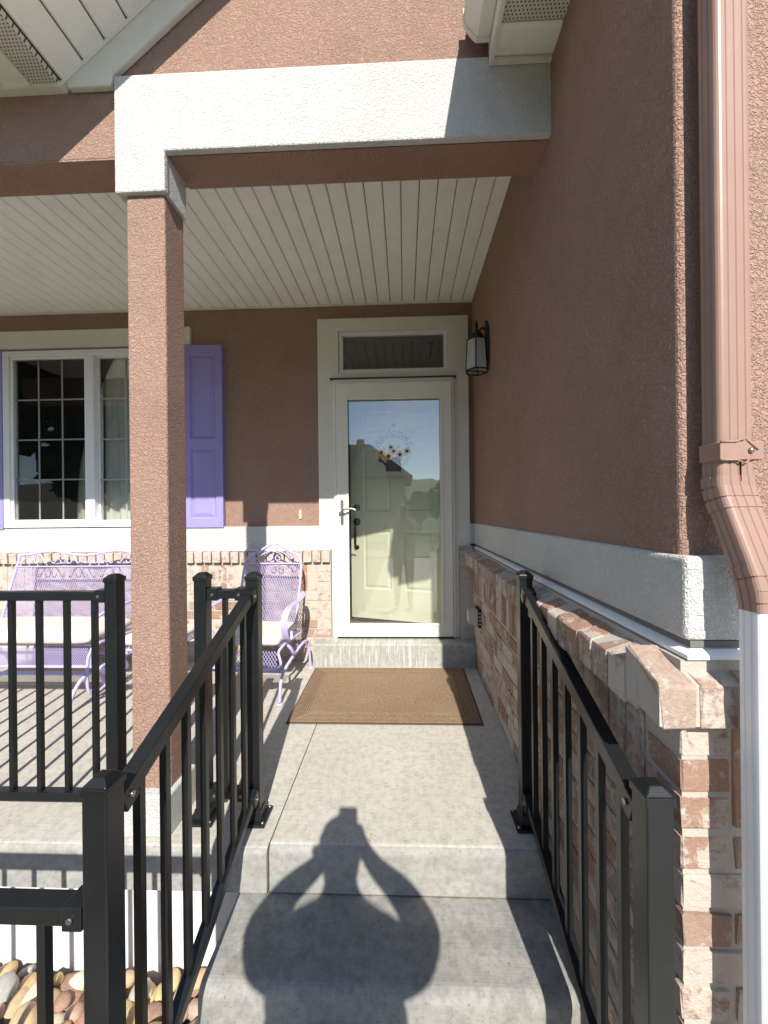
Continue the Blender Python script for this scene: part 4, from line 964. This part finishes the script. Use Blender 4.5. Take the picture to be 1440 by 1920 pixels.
mb = MB(); mb.add(hx(.068, 2.338) + hx(.034, 2.352), [(0, 1, 7, 6), (1, 2, 8, 7), (2, 3, 9, 8), (3, 4, 10, 9), (4, 5, 11, 10), (5, 0, 6, 11), (6, 7, 8, 9, 10, 11)]); mb.build('roof', 'lantern_black', lan)
mb = MB()
for k in range(6):
    mb.tube([T_[k], B_[k]], .0048, 6); mb.tube([T_[k], T_[(k + 1) % 6]], .0045, 6); mb.tube([B_[k], B_[(k + 1) % 6]], .0048, 6)
mb.tube([B_[0], B_[3]], .004, 6); mb.build('cage', 'lantern_black', lan)
for k in range(6):
    a, b, c, d = [Vector(q) for q in (B_[k], B_[(k + 1) % 6], T_[(k + 1) % 6], T_[k])]; ce = (a + b + c + d) / 4
    q = [ce + (v - ce) * .955 for v in (a, b, c, d)]; n_ = (q[1] - q[0]).cross(q[3] - q[0]).normalized() * .0015
    MB().hexa([v - n_ for v in q], [v + n_ for v in q]).build('glass_panel', 'seeded_glass', lan)
MB().lathe([(.012, 2.335), (.016, 2.30), (.020, 2.27), (.016, 2.235), (.004, 2.225)], (lx, ly, 0), 14).build('bulb', 'white_vinyl', lan)

# ------------------------------------------------------------------ outlet cover, doorbell
oc = thing('outlet_cover', 'grey weatherproof outlet cover on the brick base by the doormat', 'outlet', (0.536, 2.80, 0.43))
MB().box(0.518, 0.5365, 2.725, 2.855, 0.365, 0.495).build('back_box', 'rubber_black', oc, bevel=.003)
mb = MB(); mb.hexa([(0.5175, 2.73, .37), (0.5175, 2.85, .37), (0.5175, 2.85, .49), (0.5175, 2.73, .49)], [(0.452, 2.75, .39), (0.452, 2.835, .39), (0.452, 2.835, .475), (0.452, 2.75, .475)]); mb.build('hood', 'outlet_grey', oc, bevel=.006)
for k in range(4): MB().box(0.522, 0.534, 2.722, 2.7248, .385 + k * .026, .397 + k * .026).build('knockout', 'outlet_grey', oc)
db = thing('doorbell', 'small brass doorbell button on the brown wall by the door', 'doorbell', (-0.868, DY, 1.19))
MB().box(-0.880, -0.856, DY - .010, DY + .002, 1.150, 1.226).build('plate', 'bell_yellow', db, bevel=.003)
MB().lathe([(.007, 0), (.006, -.004), (.002, -.005)], (-0.868, DY - .010, 1.205), 12, 'y').build('button', 'white_vinyl', db)

# ------------------------------------------------------------------ welcome wreath hung on the storm door glass
we = thing('welcome_wreath', 'round metal sunflower and watering can hanger reading WELCOME on the door glass', 'door hanger', (-0.085, 3.09, 1.70))
wc = Vector((-0.085, 3.094, 1.695)); RR = 0.128
def rp(a, r, y=0): return Vector((wc.x + r * math.cos(a), wc.y + y, wc.z + r * math.sin(a)))
MB().tube([rp(R(150) + R(240) * k / 40, RR) for k in range(41)], .003, 6).build('ring', 'letter_metal', we)
MB().tube([rp(R(25) + R(130) * k / 20, RR - .012) for k in range(21)], .0022, 6).build('ring', 'letter_metal', we)
for k, chh in enumerate('WELCOME'):
    a = R(155) - R(130) * k / 6; c = rp(a, RR + .014)
    cu = bpy.data.curves.new('letter', 'FONT'); cu.body = chh; cu.size = .056; cu.extrude = .0015; cu.align_x = 'CENTER'; cu.align_y = 'CENTER'; cu.offset = .0012
    to = bpy.data.objects.new('tmp', cu); COL.objects.link(to); bpy.context.view_layer.update()
    me = bpy.data.meshes.new_from_object(to.evaluated_get(bpy.context.evaluated_depsgraph_get())); COL.objects.unlink(to); bpy.data.objects.remove(to)
    me.materials.clear(); me.materials.append(MATS['letter_metal'])
    lo = bpy.data.objects.new('letter', me); COL.objects.link(lo)
    lo.matrix_world = Matrix.Translation(c) @ Matrix.Rotation(-(a - math.pi / 2), 4, 'Y') @ Matrix.Rotation(math.pi / 2, 4, 'X')
    mw = lo.matrix_world.copy(); attach(lo, we); 
    mb = MB(); ux = Vector((math.sin(a), 0, -math.cos(a))); uz = Vector((math.cos(a), 0, math.sin(a))); w, h = .021, .026
    cs = [c - ux * w - uz * h, c + ux * w - uz * h, c + ux * w + uz * h, c - ux * w + uz * h]; mb.tube(cs + [cs[0]], .0015, 4); mb.build('letter_frame', 'letter_metal', we)
def flower(c, r):
    mb = MB(); c = Vector(c)
    for lay, (n, rr, y) in enumerate(((11, r, 0), (11, r * .82, -.004))):
        for k in range(n):
            a = 2 * math.pi * (k + lay * .5) / n; d = Vector((math.cos(a), 0, math.sin(a))); s_ = Vector((-d.z, 0, d.x)); b = c + Vector((0, y, 0))
            mb.add([b + d * r * .25 - s_ * r * .08, b + d * r * .25 + s_ * r * .08, b + d * rr * .65 + s_ * r * .20, b + d * rr + Vector((0, -.003, 0)), b + d * rr * .65 - s_ * r * .20], [(0, 1, 2, 3, 4)])
    f = mb.build('sunflower', 'petal', we)
    MB().lathe([(r * .34, .0), (r * .34, -.004), (r * .25, -.009), (r * .08, -.010)], c + Vector((0, -.003, 0)), 14, 'y').build('flower_centre', 'flower_eye', f)
for (x_, z_, r_) in ((-.10, -.012, .042), (-.042, -.042, .046), (-.022, .03, .036), (.0, -.002, .036), (.050, -.028, .044), (.108, -.002, .042)): flower((wc.x + x_, wc.y - .012, wc.z + z_), r_)
mb = MB()
for (x_, z_, a) in ((-.07, -.05, 1.2), (-.02, -.05, 2.0), (.02, .02, .8), (.075, -.045, .4), (-.06, .01, 2.4), (.02, -.06, 1.4)):
    c = Vector((wc.x + x_, wc.y - .006, wc.z + z_)); d = Vector((math.cos(a), 0, math.sin(a))); s_ = Vector((-d.z, 0, d.x))
    mb.add([c, c + d * .02 + s_ * .010, c + d * .042, c + d * .02 - s_ * .010, c + Vector((0, .003, 0)) + d * .02], [(0, 1, 2, 3), (0, 1, 4), (1, 2, 4), (2, 3, 4), (3, 0, 4)])
mb.build('leaf', 'leaf_metal', we)
can = MB().prism([(wc.x - .066, wc.z - .165), (wc.x + .062, wc.z - .165), (wc.x + .056, wc.z - .05), (wc.x - .056, wc.z - .05)], 'y', wc.y - .016, wc.y + .002).build('watering_can', 'rust_can', we, bevel=.003)
MB().tube([(wc.x - .045, wc.y - .007, wc.z - .13), (wc.x - .09, wc.y - .007, wc.z - .085), (wc.x - .108, wc.y - .007, wc.z - .075)], [.012, .009, .008], 8).build('spout', 'rust_can', can)
MB().tube([(wc.x - .100, wc.y - .007, wc.z - .082), (wc.x - .118, wc.y - .007, wc.z - .062)], [.013, .018], 10).build('rose', 'rust_can', can)
MB().tube(smooth_path([(wc.x + .050, wc.y - .007, wc.z - .075), (wc.x + .085, wc.y - .007, wc.z - .07), (wc.x + .09, wc.y - .007, wc.z - .11), (wc.x + .054, wc.y - .007, wc.z - .135)]), .005, 8).build('can_handle', 'rust_can', can)
MB().tube([rp(math.pi / 2, RR + .04), (wc.x, wc.y, 1.902)], .0012, 4).build('hanging_wire', 'letter_metal', we)
MB().lathe([(.016, -.0135), (.016, -.012), (.006, -.006), (.006, .002), (.003, .004)], (wc.x, wc.y, 1.905), 14, 'y').build('suction_hook', 'letter_metal', we)

# ------------------------------------------------------------------ river stones
def stone_mesh(seed):
    rnd = random.Random(seed); bmx = bmesh.new(); bmesh.ops.create_icosphere(bmx, subdivisions=2, radius=1.0)
    ph = [rnd.uniform(0, 6.28) for _ in range(6)]
    for v in bmx.verts:
        k = 1 + .12 * math.sin(2.1 * v.co.x + ph[0]) + .12 * math.sin(2.4 * v.co.y + ph[1]) + .07 * math.sin(3.1 * v.co.z + ph[2] + v.co.x); v.co *= k
    for f in bmx.faces: f.smooth = True
    me = bpy.data.meshes.new('river_stone'); bmx.to_mesh(me); bmx.free(); return me
SM = []
for i in range(18):
    me = stone_mesh(100 + i); me.materials.append(MATS['stone_' + STONE_KINDS[i % 6][0]]); SM.append(me)
rnd = random.Random(21); placed = []; rest = MB(); cnt = 0
def stone(x, y, a, layer):
    global cnt
    s_ = (a, a * rnd.uniform(.60, .8), a * rnd.uniform(.45, .62)); q = rnd.randrange(18); me = SM[q]; slope = max(0, (1.42 - y)) * .16
    z = BED + s_[2] * .75 + layer + slope; rot = (rnd.uniform(-.5, .5), rnd.uniform(-.5, .5), rnd.uniform(0, 3.14))
    if y > 1.05 and x > -1.72 and cnt < 290:
        o = bpy.data.objects.new('river_stone', me); COL.objects.link(o); o.location = (x, y, z); o.scale = s_; o.rotation_euler = rot
        tag(o, 'smooth %s river stone in the bed below the white foundation' % STONE_KINDS[q % 6][0], 'stone', '%s river stones in the garden bed' % STONE_KINDS[q % 6][0]); cnt += 1
    else:
        M_ = Matrix.Translation((x, y, z)) @ Euler(rot).to_matrix().to_4x4() @ Matrix.Diagonal((*s_, 1)); rest.add([M_ @ v.co for v in me.vertices], [tuple(p.vertices) for p in me.polygons], True)
for layer, n, dmin in ((0.050, 1500, .72), (0.022, 900, .72), (0.0, 900, .74)):
    placed = []
    for _ in range(n * 4):
        x, y = rnd.uniform(-2.6, -0.66), rnd.uniform(0.45, 1.41); a = rnd.choice((.034, .042, .05, .056, .064)) * rnd.uniform(.9, 1.15)
        if x > -0.665 - a * .8 or y > 1.42 - a * .75: continue
        if any((x - p[0]) ** 2 + (y - p[1]) ** 2 < ((a + p[2]) * dmin) ** 2 for p in placed): continue
        placed.append((x, y, a)); stone(x, y, a, layer)
o = rest.build('stone_bed', 'stone_tan'); tag(o, 'tan river stones filling the rest of the garden bed', 'stones', None, 'stuff')

# ------------------------------------------------------------------ photographer (casts the shadow on the steps)
person = thing('person', 'person in dark shirt standing on the walkway holding up a phone', 'person', (-0.03, -0.27, GZ))
J = {}; E_ = []; RD = {}
def jt(n, p, r, par=None):
    J[n] = len(J); RD[n] = (p, r)
    if par: E_.append((n, par))
jt('pelvis', (-.03, -.30, .44), (.225, .14)); jt('waist', (-.03, -.30, .64), (.235, .14), 'pelvis'); jt('chest', (-.03, -.29, .80), (.245, .14), 'waist'); jt('upper', (-.03, -.29, .965), (.15, .11), 'chest')
jt('neck', (-.03, -.25, 1.10), (.054, .058), 'upper'); jt('chin', (-.03, -.21, 1.175), (.074, .085), 'neck'); jt('head', (-.03, -.215, 1.265), (.098, .108), 'chin'); jt('crown', (-.03, -.225, 1.33), (.078, .088), 'head')
for s_, n in ((-1, 'l'), (1, 'r')):
    jt('sh' + n, (-.03 + s_ * .165, -.30, .995), (.085, .085), 'upper'); jt('ua' + n, (-.03 + s_ * .235, -.25, .935), (.076, .074), 'sh' + n); jt('el' + n, (-.03 + s_ * .300, -.155, .915), (.060, .058), 'ua' + n)
    jt('fa' + n, (-.03 + s_ * .205, -.095, .995), (.052, .050), 'el' + n); jt('wr' + n, (-.03 + s_ * .100, -.055, 1.058), (.033, .030), 'fa' + n); jt('pa' + n, (-.03 + s_ * .066, -.044, 1.098), (.030, .018), 'wr' + n)
    for f in range(4):
        zz = 1.085 + f * .019
        jt('k%d' % f + n, (-.03 + s_ * .054, -.030, zz + .022), (.010, .010), 'pa' + n); jt('m%d' % f + n, (-.03 + s_ * .046, -.012, zz + .03), (.0085, .0085), 'k%d' % f + n)
    jt('t1' + n, (-.03 + s_ * .050, -.050, 1.12), (.012, .012), 'pa' + n); jt('t2' + n, (-.03 + s_ * .028, -.038, 1.15), (.0095, .0095), 't1' + n)
    jt('hip' + n, (-.03 + s_ * .095, -.30, .37), (.10, .105), 'pelvis'); jt('kn' + n, (-.03 + s_ * .105, -.29, .04), (.064, .07), 'hip' + n); jt('an' + n, (-.03 + s_ * .11, -.31, -.32), (.044, .05), 'kn' + n); jt('toe' + n, (-.03 + s_ * .125, -.16, -.362), (.045, .034), 'an' + n)
me = bpy.data.meshes.new('body'); me.from_pydata([v[0] for v in RD.values()], [(J[b], J[a]) for a, b in E_], []); bo = bpy.data.objects.new('body', me); COL.objects.link(bo)
bo.modifiers.new('skin', 'SKIN'); sk = me.skin_vertices[0].data if me.skin_vertices else None
if sk is None:
    bm2 = bmesh.new(); bm2.from_mesh(me); bm2.verts.layers.skin.verify(); bm2.to_mesh(me); bm2.free(); sk = me.skin_vertices[0].data
for i, (p_, r_) in enumerate(RD.values()): sk[i].radius = r_; sk[i].use_root = (i == 0)
su = bo.modifiers.new('sub', 'SUBSURF'); su.levels = 2; su.render_levels = 2
bpy.context.view_layer.update()
me2 = bpy.data.meshes.new_from_object(bo.evaluated_get(bpy.context.evaluated_depsgraph_get())); COL.objects.unlink(bo); bpy.data.objects.remove(bo)
for n in ('shirt', 'trousers', 'skin', 'hair', 'shoe'): me2.materials.append(MATS[n])
for f in me2.polygons:
    c = f.center; f.use_smooth = True; ax = abs(c.x + .03)
    if c.z < -.29: f.material_index = 4
    elif c.z < .45: f.material_index = 1
    elif c.z > 1.085 and ax < .105 and c.y < -.09: f.material_index = 3 if (c.z > 1.30 or (c.y < -.235 and c.z > 1.16)) else 2
    elif c.y > -.075: f.material_index = 2
    else: f.material_index = 0
bo = bpy.data.objects.new('body', me2); COL.objects.link(bo); attach(bo, person)
for s_ in (-1, 1):
    MB().lathe([(.011, 0), (.009, .004), (.002, .006)], (-.03 + s_ * .031, -.124, 1.262), 10, 'y').build('eye', 'phone_black', person)
    MB().lathe([(.006, -.014), (.016, -.008), (.018, .008), (.006, .014)], (-.03 + s_ * .090, -.225, 1.24), 10, 'y').build('ear', 'skin', person)
MB().hexa([(-.046, -.128, 1.215), (-.014, -.128, 1.215), (-.014, -.110, 1.215), (-.046, -.110, 1.215)], [(-.036, -.128, 1.265), (-.024, -.128, 1.265), (-.024, -.118, 1.265), (-.036, -.118, 1.265)]).build('nose', 'skin', person, bevel=.004)
MB().tube([(-.052, -.134, 1.185), (-.03, -.128, 1.183), (-.008, -.134, 1.185)], .006, 6).build('mouth', 'skin', person)
ph = thing('phone', 'black phone held upright in both hands of the photographer', 'phone', (-.03, -.016, 1.13))
MB().box(-.068, .008, -.024, -.016, 1.085, 1.245).build('case', 'phone_black', ph, bevel=.003)
MB().box(-.064, .004, -.0252, -.0242, 1.090, 1.240).build('screen', 'phone_black', ph)
MB().box(-.020, .006, -.0158, -.012, 1.185, 1.240).build('camera_bump', 'phone_black', ph, bevel=.001)

# ------------------------------------------------------------------ across the street: seen mirrored in the glass
def tree(label, x, y, h, r, seed, n=2600, lf=1.0):
    rn = random.Random(seed); t = thing('tree', label, 'tree', (x, y, BED - .06), group='trees across the street')
    mb = MB(); b = BED - .06; mb.tube([(x, y, b), (x + .1, y, b + h * .25), (x, y + .1, b + h * .5), (x + .1, y, b + h * .8)], [.22, .17, .12, .04], 8)
    for k in range(7): a = k * 2.4; z = b + h * (.3 + .06 * k); mb.tube([(x, y, z), (x + math.cos(a) * r * .35, y + math.sin(a) * r * .35, z + h * .10), (x + math.cos(a) * r * .7, y + math.sin(a) * r * .7, z + h * .16)], [.09, .05, .02], 6)
    mb.build('trunk', 'bark', t)
    mb = MB(); cl = [(rn.gauss(0, r * .42), rn.gauss(0, r * .42), h * (.35 + .6 * rn.random()), r * rn.uniform(.18, .38)) for _ in range(26)]
    for _ in range(n):
        c = rn.choice(cl); d = Vector((rn.gauss(0, 1), rn.gauss(0, 1), rn.gauss(0, 1))).normalized() * c[3] * rn.random() ** .4; p_ = Vector((x + c[0], y + c[1], b + c[2])) + d
        u = Vector((rn.gauss(0, 1), rn.gauss(0, 1), rn.gauss(0, 1))).normalized(); v = u.orthogonal().normalized(); s_ = rn.uniform(.09, .20) * lf
        mb.add([p_ - u * s_, p_ + v * s_ * .6, p_ + u * s_, p_ - v * s_ * .6], [(0, 1, 2, 3)])
    mb.build('crown', 'leaves', t)
tree('broad leafy green tree right of the tan house across the street', 2.9, -20, 4.0, 1.7, 1); tree('tall rounded green tree on the lawn across the street', 8.5, -26, 6.0, 3.2, 2); tree('dark leafy tree behind the tan house across the street', 1.2, -27, 3.4, 1.9, 3); tree('very tall dense dark tree in the side yard beside the loveseat end of the porch', -13.5, -11, 10.5, 5.5, 4, 12000, 2.8)
nh = thing('neighbour_house', 'tan house with dark shingled hip roof across the street', 'house', (-6.5, -21, BED))
b0 = BED - .06
MB().box(-11.5, 0.0, -24, -17.0, b0, b0 + 3.9).build('wall', 'siding_tan', nh)
mb = MB(); zt = b0 + 3.9; mb.add([(-12, -24.5, zt), (.5, -24.5, zt), (.5, -16.5, zt), (-12, -16.5, zt), (-8.6, -20.5, zt + 2.75), (-2.4, -20.5, zt + 2.75), (-12, -24.5, zt + .12), (.5, -24.5, zt + .12), (.5, -16.5, zt + .12), (-12, -16.5, zt + .12)], [(0, 1, 2, 3), (0, 1, 7, 6), (1, 2, 8, 7), (2, 3, 9, 8), (3, 0, 6, 9), (6, 7, 5, 4), (7, 8, 5), (8, 9, 4, 5), (9, 6, 4)]); rf = mb.build('roof', 'shingle', nh)
MB().box(-3.3, -2.8, -20.8, -20.2, zt + 2.4, zt + 3.05).build('chimney', 'siding_tan', rf)
for x in (-9.8, -3.6): w_ = MB().box(x - .75, x + .75, -17.0, -16.94, b0 + .95, b0 + 2.35).build('window', 'white_vinyl', nh); MB().box(x - .66, x + .66, -16.94, -16.92, b0 + 1.03, b0 + 2.27).build('pane', 'phone_black', w_)
MB().box(-7.2, -6.2, -17.0, -16.93, b0 + .1, b0 + 2.2).build('door', 'bark', nh)
mb = MB(); nseg = 60
for j, (yy, hs) in enumerate(((-150, 0), (-260, .55), (-380, 1.0), (-520, .6))):
    for i in range(nseg + 1): x = -420 + 840 * i / nseg; mb.v.append((x, yy, -3 + hs * (27 + 10 * math.sin(x * .017 + .9) + 5 * math.sin(x * .05 + j) + 2.5 * math.sin(x * .13 + 2 * j))))
for j in range(3):
    for i in range(nseg): a = j * (nseg + 1) + i; mb.f.append([a, a + 1, a + nseg + 2, a + nseg + 1]); mb.sm.append(True)
struct(mb.build('hills', 'hillside'))
